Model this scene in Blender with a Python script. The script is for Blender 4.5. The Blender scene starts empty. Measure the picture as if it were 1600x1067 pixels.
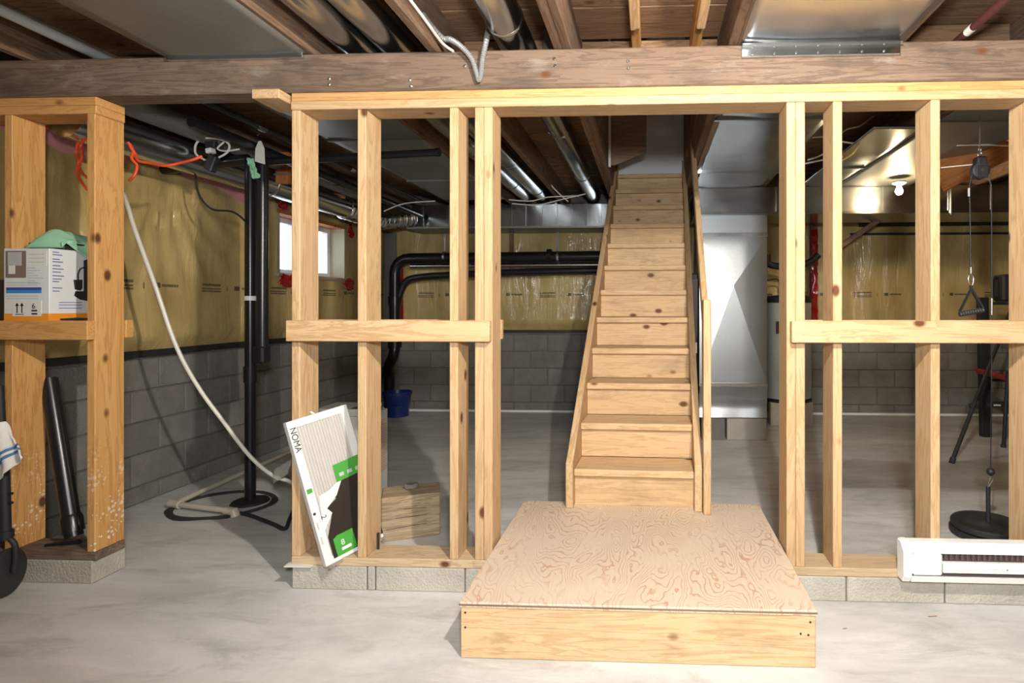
import bpy, bmesh, math, random
from mathutils import Vector, Matrix, noise
random.seed(7)
C = bpy.context.scene.collection
SC = bpy.context.scene
# ------------------------------------------------------------------ camera, light, exposure
A = math.radians(2.57); F = 870.0; PX0 = 976.0; HZ = 478.0; EYE = 1.243
cam = bpy.data.cameras.new('camera'); camo = bpy.data.objects.new('camera', cam); C.objects.link(camo)
camo.location = (0, 0, EYE); camo.rotation_euler = (math.pi/2, 0, A)
cam.sensor_width = 36; cam.lens = F/1600*36
cam.shift_x = (800-PX0)/1600; cam.shift_y = -(533.5-HZ)/1600; cam.clip_start = 0.05
SC.camera = camo
w = bpy.data.worlds.new('daylight'); SC.world = w; w.use_nodes = True
bg = w.node_tree.nodes['Background']; bg.inputs[0].default_value = (0.86, 0.93, 1, 1); bg.inputs[1].default_value = 4.0
fl = bpy.data.lights.new('camera_flash', 'SPOT'); fl.energy = 320; fl.spot_size = math.radians(122); fl.spot_blend = .55; fl.shadow_soft_size = 0.10; fl.color = (.95, .985, 1)
flo = bpy.data.objects.new('camera_flash', fl); C.objects.link(flo); flo.location = (0.12, -0.25, 1.60); flo.rotation_euler = (math.radians(89), 0, math.radians(-4))
BULB_FRONT = 6200.0; BULB_REAR = 480.0
SC.view_settings.view_transform = 'Standard'; SC.view_settings.look = 'None'
SC.view_settings.gamma = 1; SC.view_settings.use_curve_mapping = False
SC.view_settings.exposure = 0.0

SC.cycles.max_bounces = 8; SC.cycles.diffuse_bounces = 4; SC.cycles.glossy_bounces = 4
# ------------------------------------------------------------------ helpers
def ray(px, py):
    x = (px-PX0)/F
    return Vector((x*math.cos(A)-math.sin(A), math.cos(A)+x*math.sin(A), (HZ-py)/F))
def at(px, py, X=None, Y=None, Z=None):
    """point of the place seen at a photo pixel on the wall / floor plane X, Y or Z"""
    r = ray(px, py)
    t = X/r.x if X is not None else Y/r.y if Y is not None else (Z-EYE)/r.z
    return Vector((r.x*t, r.y*t, r.z*t+EYE))
def ax(px, Y): return at(px, 478, Y=Y).x

WM = {}
def tag(o, label=None, cat=None, group=None, kind=None):
    if label: o['label'] = label
    if cat: o['category'] = cat
    if group: o['group'] = group
    if kind: o['kind'] = kind
    return o
def place(o, M, parent=None):
    C.objects.link(o); WM[o] = M.copy()
    if parent is not None:
        o.parent = parent; o.matrix_local = WM[parent].inverted() @ M
    else: o.matrix_world = M
def thing(name, label, cat, loc=(0, 0, 0), group=None, kind=None):
    o = bpy.data.objects.new(name, None); o.empty_display_size = .1
    place(o, Matrix.Translation(Vector(loc))); return tag(o, label, cat, group, kind)
def frame(o, x, y):
    x = Vector(x).normalized(); y = Vector(y); y = (y-x*y.dot(x)).normalized(); z = x.cross(y)
    M = Matrix((x, y, z)).transposed().to_4x4(); M.translation = Vector(o); return M
class MB:
    def __init__(s): s.v = []; s.f = []
    def add(s, v, f):
        n = len(s.v); s.v += [Vector(p) for p in v]; s.f += [tuple(i+n for i in q) for q in f]; return s
    def box(s, a, b):
        x0, y0, z0 = a; x1, y1, z1 = b
        return s.add([(x0,y0,z0),(x1,y0,z0),(x1,y1,z0),(x0,y1,z0),(x0,y0,z1),(x1,y0,z1),(x1,y1,z1),(x0,y1,z1)],
                     [(0,3,2,1),(4,5,6,7),(0,1,5,4),(1,2,6,5),(2,3,7,6),(3,0,4,7)])
    def obox(s, c, ux, uy, uz):
        c, ux, uy, uz = map(Vector, (c, ux, uy, uz)); v = []
        for k in (-1, 1):
            for (i, j) in ((-1,-1),(1,-1),(1,1),(-1,1)): v.append(c+ux*i+uy*j+uz*k)
        return s.add(v, [(0,3,2,1),(4,5,6,7),(0,1,5,4),(1,2,6,5),(2,3,7,6),(3,0,4,7)])
    def tube(s, pts, r, n=12, caps=True):
        pts = [Vector(p) for p in pts]; m = len(pts); rs = r if isinstance(r, (list, tuple)) else [r]*m
        T = [(pts[min(i+1, m-1)]-pts[max(i-1, 0)]).normalized() for i in range(m)]
        up = Vector((0, 0, 1)) if abs(T[0].z) < .9 else Vector((1, 0, 0))
        N = (up-T[0]*up.dot(T[0])).normalized(); v = []; f = []
        for i in range(m):
            N = (N-T[i]*N.dot(T[i])); N = N.normalized() if N.length > 1e-6 else T[i].orthogonal().normalized()
            B = T[i].cross(N)
            for k in range(n):
                a = 2*math.pi*k/n; v.append(pts[i]+(N*math.cos(a)+B*math.sin(a))*rs[i])
        for i in range(m-1):
            for k in range(n):
                k2 = (k+1) % n; f.append((i*n+k, i*n+k2, (i+1)*n+k2, (i+1)*n+k))
        if caps: f.append(tuple(range(n-1, -1, -1))); f.append(tuple((m-1)*n+k for k in range(n)))
        return s.add(v, f)
    def lathe(s, o, prof, n=24, axis=(0, 0, 1)):
        o = Vector(o); ax_ = Vector(axis).normalized()
        return s.tube([o+ax_*z for r, z in prof], [max(r, .0005) for r, z in prof], n) if False else s._lathe(o, ax_, prof, n)
    def _lathe(s, o, d, prof, n):
        N = d.orthogonal().normalized(); B = d.cross(N); v = []; f = []
        for r, z in prof:
            r = max(r, .0004)
            for k in range(n):
                a = 2*math.pi*k/n; v.append(o+d*z+(N*math.cos(a)+B*math.sin(a))*r)
        for i in range(len(prof)-1):
            for k in range(n):
                k2 = (k+1) % n; f.append((i*n+k, i*n+k2, (i+1)*n+k2, (i+1)*n+k))
        f.append(tuple(range(n-1, -1, -1))); f.append(tuple((len(prof)-1)*n+k for k in range(n)))
        return s.add(v, f)
    def prism(s, poly, ext):
        p = [Vector(q) for q in poly]; e = Vector(ext); n = len(p)
        return s.add(p+[q+e for q in p], [tuple(range(n-1, -1, -1)), tuple(range(n, 2*n))]+[(i, (i+1) % n, (i+1) % n+n, i+n) for i in range(n)])
    def build(s, name, mat, parent=None, smooth=False, bevel=0, fr=None, seg=1, solid=0):
        if fr is None:
            lo = Vector((min(p[i] for p in s.v) for i in range(3))); hi = Vector((max(p[i] for p in s.v) for i in range(3)))
            fr = Matrix.Translation((lo+hi)/2)
            if parent is None: fr.translation.z = lo.z
        inv = fr.inverted(); me = bpy.data.meshes.new(name)
        me.from_pydata([inv @ p for p in s.v], [], s.f)
        bm = bmesh.new(); bm.from_mesh(me)
        bmesh.ops.recalc_face_normals(bm, faces=bm.faces)
        if bevel: bmesh.ops.bevel(bm, geom=[e for e in bm.edges if e.calc_face_angle(0) > .5], offset=bevel, segments=seg, affect='EDGES', clamp_overlap=True)
        bm.to_mesh(me); bm.free()
        if smooth:
            me.shade_smooth(); me.set_sharp_from_angle(angle=math.radians(40))
        me.materials.append(M[mat] if isinstance(mat, str) else mat)
        o = bpy.data.objects.new(name, me); place(o, fr, parent)
        if solid:
            md = o.modifiers.new('thickness', 'SOLIDIFY'); md.thickness = solid; md.offset = -1
        return o
BC = {}
def board(name, p0, p1, wid, thk, wdir, mat='pine', parent=None, bevel=.003):
    """timber from p0 to p1 (centre line); local X runs along the grain"""
    p0 = Vector(p0); p1 = Vector(p1); L = (p1-p0).length
    key = (name.split('.')[0], round(L, 3), round(wid, 4), round(thk, 4), mat)
    if key not in BC:
        b = MB().box((-L/2, -wid/2, -thk/2), (L/2, wid/2, thk/2))
        bm = bmesh.new(); vs = [bm.verts.new(v) for v in b.v]
        for q in b.f: bm.faces.new([vs[i] for i in q])
        if bevel: bmesh.ops.bevel(bm, geom=list(bm.edges), offset=bevel, segments=1, affect='EDGES')
        me = bpy.data.meshes.new(name); bm.to_mesh(me); bm.free(); me.materials.append(M[mat]); BC[key] = me
    o = bpy.data.objects.new(name, BC[key]); place(o, frame((p0+p1)/2, p1-p0, wdir), parent); return o
def bx(name, a, b, mat, parent=None, bevel=0, fr=None):
    return MB().box(a, b).build(name, mat, parent, bevel=bevel, fr=fr)
def spline(pts, k=6):
    pts = [Vector(p) for p in pts]; out = []; n = len(pts)
    for i in range(n-1):
        p0 = pts[max(i-1, 0)]; p1 = pts[i]; p2 = pts[i+1]; p3 = pts[min(i+2, n-1)]
        for j in range(k):
            t = j/k
            out.append(.5*((2*p1)+(p2-p0)*t+(2*p0-5*p1+4*p2-p3)*t*t+(3*p1-p0-3*p2+p3)*t**3))
    return out+[pts[-1]]
def wire(name, pts, r, mat, label, cat='cable', group=None, parent=None, k=6, n=8):
    sp = spline(pts, k); rr = [r*(1.12 if i % 2 else .9) for i in range(len(sp))] if 'armour' in name else r
    o = MB().tube(sp, rr, n).build(name, mat, parent, smooth='armour' not in name)
    return tag(o, label, cat, group) if label else o
def text(name, s, size, M4, mat, parent, ext=.0004, align='LEFT'):
    cu = bpy.data.curves.new('t', 'FONT'); cu.body = s; cu.size = size; cu.extrude = ext; cu.align_x = align
    to = bpy.data.objects.new('t', cu); C.objects.link(to)
    dg = bpy.context.evaluated_depsgraph_get(); me = bpy.data.meshes.new_from_object(to.evaluated_get(dg))
    bpy.data.objects.remove(to); me.materials.clear(); me.materials.append(M[mat])
    o = bpy.data.objects.new(name, me); place(o, M4, parent); return o

# ------------------------------------------------------------------ materials
M = {}
class NT:
    def __init__(s, name):
        s.m = bpy.data.materials.new(name); s.m.use_nodes = True; M[name] = s.m; s.t = s.m.node_tree; s.b = s.t.nodes['Principled BSDF']
    def n(s, typ, **kw):
        nd = s.t.nodes.new(typ)
        for k, v in kw.items():
            if k in nd.inputs: s.set(nd.inputs[k], v)
            else: setattr(nd, k, v)
        return nd
    def set(s, inp, v):
        if hasattr(v, 'is_output'): s.t.links.new(v, inp)
        else: inp.default_value = v
    def math(s, op, a, b=0.0, c=0.0):
        nd = s.t.nodes.new('ShaderNodeMath'); nd.operation = op
        for i, v in enumerate((a, b, c)): s.set(nd.inputs[i], v)
        return nd.outputs[0]
    def mix(s, f, a, b, blend='MIX'):
        nd = s.t.nodes.new('ShaderNodeMix'); nd.data_type = 'RGBA'; nd.blend_type = blend
        s.set(nd.inputs[0], f); s.set(nd.inputs[6], c4(a)); s.set(nd.inputs[7], c4(b)); return nd.outputs[2]
    def ramp(s, f, stops):
        nd = s.t.nodes.new('ShaderNodeValToRGB'); s.set(nd.inputs[0], f); e = nd.color_ramp.elements
        while len(e) < len(stops): e.new(.5)
        for i, (p, c) in enumerate(stops): e[i].position = p; e[i].color = c4(c)
        return nd.outputs[0]
    def coord(s, scale=(1, 1, 1), rnd=True):
        tc = s.n('ShaderNodeTexCoord').outputs['Object']
        if rnd:
            oi = s.n('ShaderNodeObjectInfo').outputs['Random']
            v = s.n('ShaderNodeCombineXYZ'); k = s.math('MULTIPLY', oi, 37.0); s.set(v.inputs[0], k); s.set(v.inputs[1], s.math('MULTIPLY', oi, 91.0)); s.set(v.inputs[2], s.math('MULTIPLY', oi, 53.0))
            a = s.n('ShaderNodeVectorMath', operation='ADD'); s.set(a.inputs[0], tc); s.set(a.inputs[1], v.outputs[0]); tc = a.outputs[0]
        return s.vs(tc, scale)
    def vs(s, v, scale):
        m = s.n('ShaderNodeVectorMath', operation='MULTIPLY'); s.set(m.inputs[0], v); m.inputs[1].default_value = scale; return m.outputs[0]
    def noise(s, v, sc=1.0, det=4.0, rough=.55, dist=0.0):
        return s.n('ShaderNodeTexNoise', Vector=v, Scale=sc, Detail=det, Roughness=rough, Distortion=dist).outputs['Fac']
    def bump(s, h, st=.3, d=.01):
        nd = s.n('ShaderNodeBump', Strength=st, Distance=d); s.set(nd.inputs['Height'], h); s.set(s.b.inputs['Normal'], nd.outputs[0])
    def fin(s, col=None, rough=None, metal=None, coat=None, coatr=.1, spec=None):
        b = s.b.inputs
        if col is not None: s.set(b['Base Color'], c4(col))
        if rough is not None: s.set(b['Roughness'], rough)
        if metal is not None: s.set(b['Metallic'], metal)
        if coat is not None: s.set(b['Coat Weight'], coat); b['Coat Roughness'].default_value = coatr
        if spec is not None: s.set(b['Specular IOR Level'], spec)
        return s.m
def c4(c): return (c[0], c[1], c[2], 1) if isinstance(c, (tuple, list)) and len(c) == 3 else c

def wood(name, light, mid, dark, knot=(.12, .045, .015), knots=.55, ring=1.0, rough=.6, stain=0.0, splat=0.0, scale=1.0, bmp=.15):
    s = NT(name); v = s.coord()
    g = s.noise(s.vs(v, (1.1*scale, 16*scale, 16*scale)), 1.0, 5, .6, .9)
    fine = s.noise(s.vs(v, (7, 210, 210)), 1.0, 3, .6)
    kv = s.n('ShaderNodeTexVoronoi', Vector=s.vs(v, (5.0, 8.0, 8.0)), Scale=1.0)
    kd = kv.outputs['Distance']; sep = s.n('ShaderNodeSeparateColor', Color=kv.outputs['Color'])
    gate = s.math('GREATER_THAN', sep.outputs[0], 1-knots)
    km = s.math('MULTIPLY', gate, s.n('ShaderNodeMapRange', Value=kd, **{'From Min': .17, 'From Max': .09}).outputs[0])
    wv = s.math('SINE', s.math('ADD', s.math('MULTIPLY', g, 46.0*ring), s.math('MULTIPLY', s.math('MULTIPLY', gate, s.math('DIVIDE', .16, s.math('ADD', kd, .08))), 4.0)))
    line = s.n('ShaderNodeMapRange', Value=wv, **{'From Min': .1, 'From Max': 1.0}).outputs[0]
    c = s.mix(s.n('ShaderNodeMapRange', Value=g, **{'From Min': .3, 'From Max': .7}).outputs[0], mid, light)
    c = s.mix(s.math('MULTIPLY', line, .6), c, dark)
    c = s.mix(s.math('MULTIPLY', s.math('SUBTRACT', fine, .42), .55), c, dark)
    tone = s.n('ShaderNodeObjectInfo').outputs['Random']
    c = s.mix(s.math('MULTIPLY', tone, .42), c, tuple(x*.72 for x in mid))
    if stain:
        st = s.noise(s.vs(v, (3, 9, 9)), 1.0, 5, .65)
        c = s.mix(s.math('MULTIPLY', s.n('ShaderNodeMapRange', Value=st, **{'From Min': .52, 'From Max': .72}).outputs[0], stain), c, (.07, .052, .04))
        st2 = s.noise(s.vs(v, (2, 5, 5)), 1.7, 6, .7)
        c = s.mix(s.math('MULTIPLY', s.n('ShaderNodeMapRange', Value=st2, **{'From Min': .56, 'From Max': .7}).outputs[0], stain*.8), c, (.30, .255, .21))
    if splat:
        sp = s.n('ShaderNodeTexVoronoi', Vector=v, Scale=55.0).outputs['Distance']
        msk = s.noise(v, 9.0, 3, .6)
        sep2 = s.n('ShaderNodeSeparateXYZ', Vector=s.n('ShaderNodeTexCoord').outputs['Object'])
        low = s.n('ShaderNodeMapRange', Value=sep2.outputs[0], **{'From Min': -.45, 'From Max': -.95}).outputs[0]
        k = s.math('MULTIPLY', s.math('LESS_THAN', sp, s.math('MULTIPLY', s.math('SUBTRACT', msk, .36), 1.7)), low)
        c = s.mix(s.math('MULTIPLY', k, splat), c, (.8, .76, .66))
    c = s.mix(km, c, knot)
    s.bump(s.math('ADD', fine, s.math('MULTIPLY', line, .4)), bmp, .004)
    return s.fin(c, rough, spec=.3)
wood('pine', (.63, .45, .265), (.56, .365, .19), (.40, .22, .09), knots=.42)
wood('pine_orange', (.70, .40, .15), (.62, .32, .10), (.42, .18, .05), splat=.8)
wood('stair_pine', (.68, .48, .285), (.62, .415, .22), (.44, .265, .125), knots=.55, stain=.30)
wood('pine_warm', (.66, .41, .19), (.57, .31, .115), (.36, .15, .05), knots=.4)
wood('plate_pine', (.60, .46, .30), (.54, .39, .235), (.38, .25, .13), knots=.25)
wood('old_timber', (.24, .165, .118), (.17, .112, .077), (.08, .048, .032), knots=.2, stain=.8, rough=.85, bmp=.5)
wood('joist_wood', (.27, .175, .115), (.18, .105, .063), (.09, .048, .028), knots=.25, stain=.3, rough=.85, bmp=.35)
wood('plank_wood', (.33, .20, .115), (.24, .135, .07), (.10, .052, .026), knots=.3, stain=.25, rough=.85, bmp=.35, scale=1.5)
wood('block_timber', (.55, .43, .28), (.46, .34, .21), (.2, .13, .07), knots=.1, stain=.35, rough=.85, bmp=.6, scale=1.6)
wood('orange_wood', (.55, .22, .06), (.45, .16, .04), (.25, .08, .02), knots=.3, rough=.7)
wood('brown_panel', (.27, .18, .12), (.22, .14, .09), (.13, .08, .05), knots=.1, rough=.7)

def plywood():
    s = NT('plywood'); v = s.coord()
    g = s.noise(s.vs(v, (3.4, 1.15, 1)), 1.25, 2.5, .45, .35)
    big = s.noise(s.vs(v, (2.2, 1.2, 1)), 3.2, 4, .5)
    h = s.math('FRACT', s.math('MULTIPLY', s.math('ADD', g, s.math('MULTIPLY', big, .2)), 38.0))
    ln = s.n('ShaderNodeMapRange', Value=h, **{'From Min': .66, 'From Max': .95}).outputs[0]
    gate = s.n('ShaderNodeMapRange', Value=s.noise(v, 4.0, 3, .5), **{'From Min': .32, 'From Max': .55}).outputs[0]
    fine = s.noise(s.vs(v, (140, 8, 60)), 1.0, 3, .6)
    c = s.mix(fine, (.57, .45, .34), (.68, .565, .44))
    c = s.mix(s.math('MULTIPLY', s.math('MULTIPLY', ln, gate), .75), c, (.42, .20, .11))
    dirt = s.noise(v, 2.3, 5, .6)
    c = s.mix(s.math('MULTIPLY', s.n('ShaderNodeMapRange', Value=dirt, **{'From Min': .5, 'From Max': .75}).outputs[0], .25), c, (.5, .44, .38))
    s.bump(s.math('ADD', s.math('MULTIPLY', ln, -.5), fine), .12, .003); s.fin(c, .5, spec=.4)
plywood()
def concrete():
    s = NT('concrete_floor'); v = s.coord(rnd=False)
    a = s.noise(s.vs(v, (.55, 1.1, 1)), 1.2, 7, .62, .6); b = s.noise(s.vs(v, (1.2, 5, 1)), 1.6, 7, .68, .5); d = s.noise(v, 34.0, 4, .6)
    c = s.mix(s.n('ShaderNodeMapRange', Value=a, **{'From Min': .38, 'From Max': .62}).outputs[0], (.47, .463, .445), (.66, .652, .63))
    c = s.mix(s.math('MULTIPLY', s.n('ShaderNodeMapRange', Value=b, **{'From Min': .46, 'From Max': .66}).outputs[0], .5), c, (.76, .75, .73))
    b2 = s.noise(s.vs(v, (1.0, 3, 1)), 2.3, 7, .72, .6)
    c = s.mix(s.math('MULTIPLY', s.n('ShaderNodeMapRange', Value=b2, **{'From Min': .5, 'From Max': .7}).outputs[0], .7), c, (.33, .325, .31))
    c = s.mix(s.math('MULTIPLY', d, .25), c, (.3, .28, .25))
    s.bump(s.math('ADD', d, b), .12, .006); s.fin(c, s.n('ShaderNodeMapRange', Value=a, **{'To Min': .42, 'To Max': .7}).outputs[0], spec=.35)
concrete()
def blockm(name, c0, c1):
    s = NT(name); v = s.coord()
    a = s.noise(v, 5.0, 6, .65); d = s.noise(v, 130.0, 3, .7); pit = s.n('ShaderNodeTexVoronoi', Vector=v, Scale=85.0).outputs['Distance']
    c = s.mix(s.n('ShaderNodeMapRange', Value=a, **{'From Min': .3, 'From Max': .7}).outputs[0], c0, c1)
    c = s.mix(s.math('MULTIPLY', s.n('ShaderNodeObjectInfo').outputs['Random'], .25), c, tuple(x*.8 for x in c0))
    st = s.noise(v, 3.1, 6, .75)
    c = s.mix(s.math('MULTIPLY', s.n('ShaderNodeMapRange', Value=st, **{'From Min': .62, 'From Max': .75}).outputs[0], .6), c, tuple(x*.45 for x in c0))
    s.bump(s.math('ADD', d, pit), .5, .006); s.fin(c, .92, spec=.2)
blockm('block', (.17, .158, .142), (.26, .245, .222)); blockm('mortar', (.15, .137, .122), (.2, .185, .165)); blockm('curb_block', (.40, .37, .315), (.55, .515, .45))
def insul():
    s = NT('insulation'); v = s.coord(rnd=False)
    a = s.noise(s.vs(v, (2.2, 2.2, 1.3)), 1.4, 5, .6); fi = s.noise(v, 26.0, 4, .6)
    c = s.mix(s.n('ShaderNodeMapRange', Value=a, **{'From Min': .32, 'From Max': .68}).outputs[0], (.38, .275, .10), (.62, .465, .20))
    c = s.mix(s.math('MULTIPLY', fi, .35), c, (.36, .25, .09))
    x = s.n('ShaderNodeSeparateXYZ', Vector=s.n('ShaderNodeTexCoord').outputs['Object'])
    X, Z = x.outputs[0], x.outputs[2]
    def band(val, lo, hi): return s.math('MULTIPLY', s.math('GREATER_THAN', val, lo), s.math('LESS_THAN', val, hi))
    u = s.math('MODULO', s.math('ADD', X, 20.0), .72)
    hf = s.math('GREATER_THAN', s.noise(s.vs(v, (230, 1, 160)), 1.0, 1, .5), .40)
    t1 = s.math('MULTIPLY', band(u, .0, .19), s.math('ADD', band(Z, 1.385, 1.402), s.math('ADD', band(Z, 1.361, 1.372), band(Z, 1.342, 1.354))))
    t2 = s.math('MULTIPLY', band(u, .39, .52), band(Z, 1.366, 1.384))
    pr = s.math('MULTIPLY', s.math('ADD', t1, t2), hf)
    pr = s.math('ADD', pr, s.math('MULTIPLY', band(u, .33, .375), band(Z, 1.358, 1.392)))
    pr = s.math('ADD', pr, s.math('MULTIPLY', band(u, .255, .262), band(Z, 1.35, 1.39)))
    c = s.mix(s.math('MINIMUM', s.math('MULTIPLY', pr, .85), 1.0), c, (.03, .03, .025))
    w1 = s.noise(s.vs(v, (9, 9, 1.6)), 1.0, 4, .55, 1.4); w2 = s.noise(v, 17.0, 3, .55, 1.0)
    nd = s.n('ShaderNodeBump', Strength=.75, Distance=.03); s.set(nd.inputs['Height'], s.math('ADD', w1, s.math('MULTIPLY', w2, .25)))
    s.set(s.b.inputs['Coat Normal'], nd.outputs[0]); n2 = s.n('ShaderNodeBump', Strength=.3, Distance=.03); s.set(n2.inputs['Height'], w1); s.set(s.b.inputs['Normal'], n2.outputs[0])
    s.fin(c, .55, coat=.8, coatr=.10, spec=.3)
insul()
def metal(name, col, r0, r1, met=1.0, wob=.05):
    s = NT(name); v = s.coord()
    vo = s.n('ShaderNodeTexVoronoi', Vector=v, Scale=90.0); sp = s.n('ShaderNodeSeparateColor', Color=vo.outputs['Color']).outputs[0]
    a = s.noise(v, 2.2, 3, .5)
    c = s.mix(s.math('MULTIPLY', sp, .22), col, tuple(x*.7 for x in col))
    s.bump(s.noise(v, 2.6, 1.5, .4), wob, .03)
    s.fin(c, s.n('ShaderNodeMapRange', Value=a, **{'From Min': .3, 'From Max': .7, 'To Min': r0, 'To Max': r1}).outputs[0], met)
metal('galv', (.42, .45, .47), .16, .27, 1, .25); metal('galv_dull', (.30, .31, .30), .40, .52, .7, .05); metal('galv_bright', (.72, .75, .77), .16, .26, 1, .2); metal('foil', (.75, .77, .78), .12, .22, 1, .3); metal('plenum_metal', (.42, .44, .45), .36, .42, 1, .03)
def plain(name, col, rough=.5, metal_=0, coat=None, var=.12, spec=None):
    s = NT(name); a = s.noise(s.coord(), 12.0, 4, .6)
    return s.fin(s.mix(s.math('MULTIPLY', a, var*2), col, tuple(x*.6 for x in col)), rough, metal_, coat=coat, spec=spec)
plain('abs', (.012, .012, .013), .28); plain('black_matte', (.018, .018, .02), .55); plain('black_fab', (.02, .02, .022), .9)
plain('iron', (.05, .047, .045), .5, .6); plain('steel', (.62, .62, .62), .25, 1); plain('rust_pipe', (.10, .028, .025), .45, .2)
plain('white_enamel', (.86, .85, .82), .3, var=.04); plain('white_plastic', (.82, .81, .78), .4, var=.05); plain('vinyl', (.85, .86, .88), .4, var=.03)
plain('heater_dark', (.16, .115, .105), .6); plain('pvc_beige', (.56, .50, .40), .4); plain('pex', (.70, .66, .58), .4)
plain('grey_steel', (.46, .48, .49), .35, .1, var=.05); plain('bucket_blue', (.012, .03, .16), .3); plain('cord_red', (.72, .08, .02), .4)
plain('wire_white', (.78, .75, .68), .5); plain('wire_yellow', (.62, .45, .12), .5); plain('conduit', (.33, .33, .325), .45, .4)
plain('green_cloth', (.36, .70, .46), .85, var=.1); plain('green', (.06, .32, .04), .5, var=.05); plain('red_tape', (.34, .008, .010), .2, coat=.6)
plain('pink_wool', (.62, .27, .29), .95, var=.2); plain('cardboard_white', (.72, .73, .74), .5, var=.05); plain('box_orange', (.85, .30, .02), .5, var=.05)
plain('ink', (.02, .02, .022), .6, var=0); plain('ink_blue', (.05, .06, .30), .6, var=0); plain('ink_sky', (.03, .25, .62), .5, var=0); plain('photo_brown', (.22, .16, .14), .5); plain('ink_grey', (.45, .45, .46), .6, var=0)
plain('filter_dark', (.03, .022, .018), .35, coat=.4); plain('paper_white', (.73, .72, .69), .6, var=.04); plain('dehum', (.50, .49, .45), .45, var=.06); plain('tan', (.55, .36, .25), .6)
plain('towel', (.78, .76, .72), .95, var=.1); plain('towel_blue', (.08, .22, .40), .9); plain('rubber', (.03, .03, .03), .6); plain('puck', (.24, .22, .20), .8)
plain('batt_wall', (.30, .23, .12), .6, var=.2); plain('drywall', (.70, .69, .65), .8, var=.05); plain('white_wall', (.74, .75, .75), .6, var=.03); plain('red_pad', (.30, .03, .025), .5); plain('tag_white', (.80, .78, .72), .6)
plain('beige_foil', (.42, .37, .25), .5); plain('hole_dark', (.03, .028, .025), .9); plain('debris', (.35, .18, .08), .8)
def pleat():
    s = NT('filter_mesh'); v = s.coord(rnd=False)
    x = s.n('ShaderNodeSeparateXYZ', Vector=v); st = s.math('SINE', s.math('MULTIPLY', x.outputs[0], 300.0)); n = s.noise(v, 40.0, 3, .6)
    c = s.mix(s.math('MULTIPLY', n, .5), (.58, .54, .50), (.42, .38, .35)); c = s.mix(s.n('ShaderNodeMapRange', Value=st, **{'From Min': .6, 'From Max': 1.0, 'To Max': .25}).outputs[0], c, (.36, .33, .30))
    s.fin(c, .5, coat=.6, coatr=.12)
pleat()
s = NT('glass'); s.b.inputs['Transmission Weight'].default_value = 1; s.fin((.95, .97, 1), .02); s.b.inputs['IOR'].default_value = 1.1
s = NT('clear_film'); s.b.inputs['Transmission Weight'].default_value = .9; s.fin((.95, .95, .93), .12); s.b.inputs['IOR'].default_value = 1.15
for nm, e in (('bulb_front', BULB_FRONT), ('bulb_rear', BULB_REAR)):
    s = NT(nm); s.fin((1, .9, .7), .4); s.b.inputs['Emission Color'].default_value = (1, .74, .42, 1) if nm == 'bulb_rear' else (1, .93, .83, 1); s.b.inputs['Emission Strength'].default_value = e
s = NT('siding'); s.fin((.8, .8, .8), .6)

# ------------------------------------------------------------------ structure
YB = 6.50; XL = -3.20; XR = 5.3; YF = -2.6; ZJ = 2.35; ZS = 2.55
tag(bx('floor', (XL-.3, YF-.2, -.12), (XR+.2, YB+.3, 0), 'concrete_floor', fr=Matrix.Identity(4)), kind='structure')
tag(bx('wall_front', (XL-.3, YF-.2, 0), (XR+.2, YF, 2.62), 'batt_wall'), kind='structure')
wr = tag(bx('wall_right', (XR, YF, 0), (XR+.2, YB+.2, 2.62), 'batt_wall'), kind='structure')

# window opening in the left wall
WY0, WY1, WZ0, WZ1 = 4.55, 5.55, 1.52, 2.03
m = MB().box((XL-.15, YF, 0), (XL-.012, WY0, 2.62)).box((XL-.15, WY1, 0), (XL-.012, YB+.2, 2.62)).box((XL-.15, WY0, 0), (XL-.012, WY1, WZ0)).box((XL-.15, WY0, WZ1), (XL-.012, WY1, 2.62))
wl = tag(m.build('wall_left', 'mortar'), kind='structure')
wb = tag(bx('wall_back', (XL-.25, YB+.012, 0), (XR+.2, YB+.25, 2.62), 'mortar'), kind='structure')
bw = .398; zs = [0, .11, .31, .51, .71, .91]; blk = {}
def blocks(parent, along, n0, n1, facing):
    for ci, z0 in enumerate(zs[:-1]+[.91]):
        z1 = zs[ci+1] if ci < 5 else .985
        a = n0-(.2 if ci % 2 else 0)
        while a < n1:
            lo = max(a, n0)+.005; hi = min(a+bw, n1)-.005
            if hi-lo > .04:
                key = (facing, round(hi-lo, 3), round(z1-z0, 3))
                if key not in blk:
                    d = .03; L = hi-lo; h = z1-z0-.010
                    b = MB().box((-L/2, 0, -h/2), (L/2, d, h/2)); bm = bmesh.new(); vs = [bm.verts.new(v) for v in b.v]
                    for q in b.f: bm.faces.new([vs[i] for i in q])
                    bmesh.ops.bevel(bm, geom=list(bm.edges), offset=.004, segments=1, affect='EDGES')
                    me = bpy.data.meshes.new('concrete_block'); bm.to_mesh(me); bm.free(); me.materials.append(M['block']); blk[key] = me
                o = bpy.data.objects.new('concrete_block', blk[key]); j = random.uniform(-.002, .002)
                if facing == 'y': M4 = Matrix.Translation(((lo+hi)/2, YB+j, (z0+z1)/2))
                else: M4 = Matrix.Translation((XL+j, (lo+hi)/2, (z0+z1)/2)) @ Matrix.Rotation(math.pi/2, 4, 'Z')
                place(o, M4, parent)
            a += bw+.002
blocks(wb, 'x', XL, XR, 'y'); blocks(wl, 'y', 2.3, YB-.01, 'x')
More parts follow.
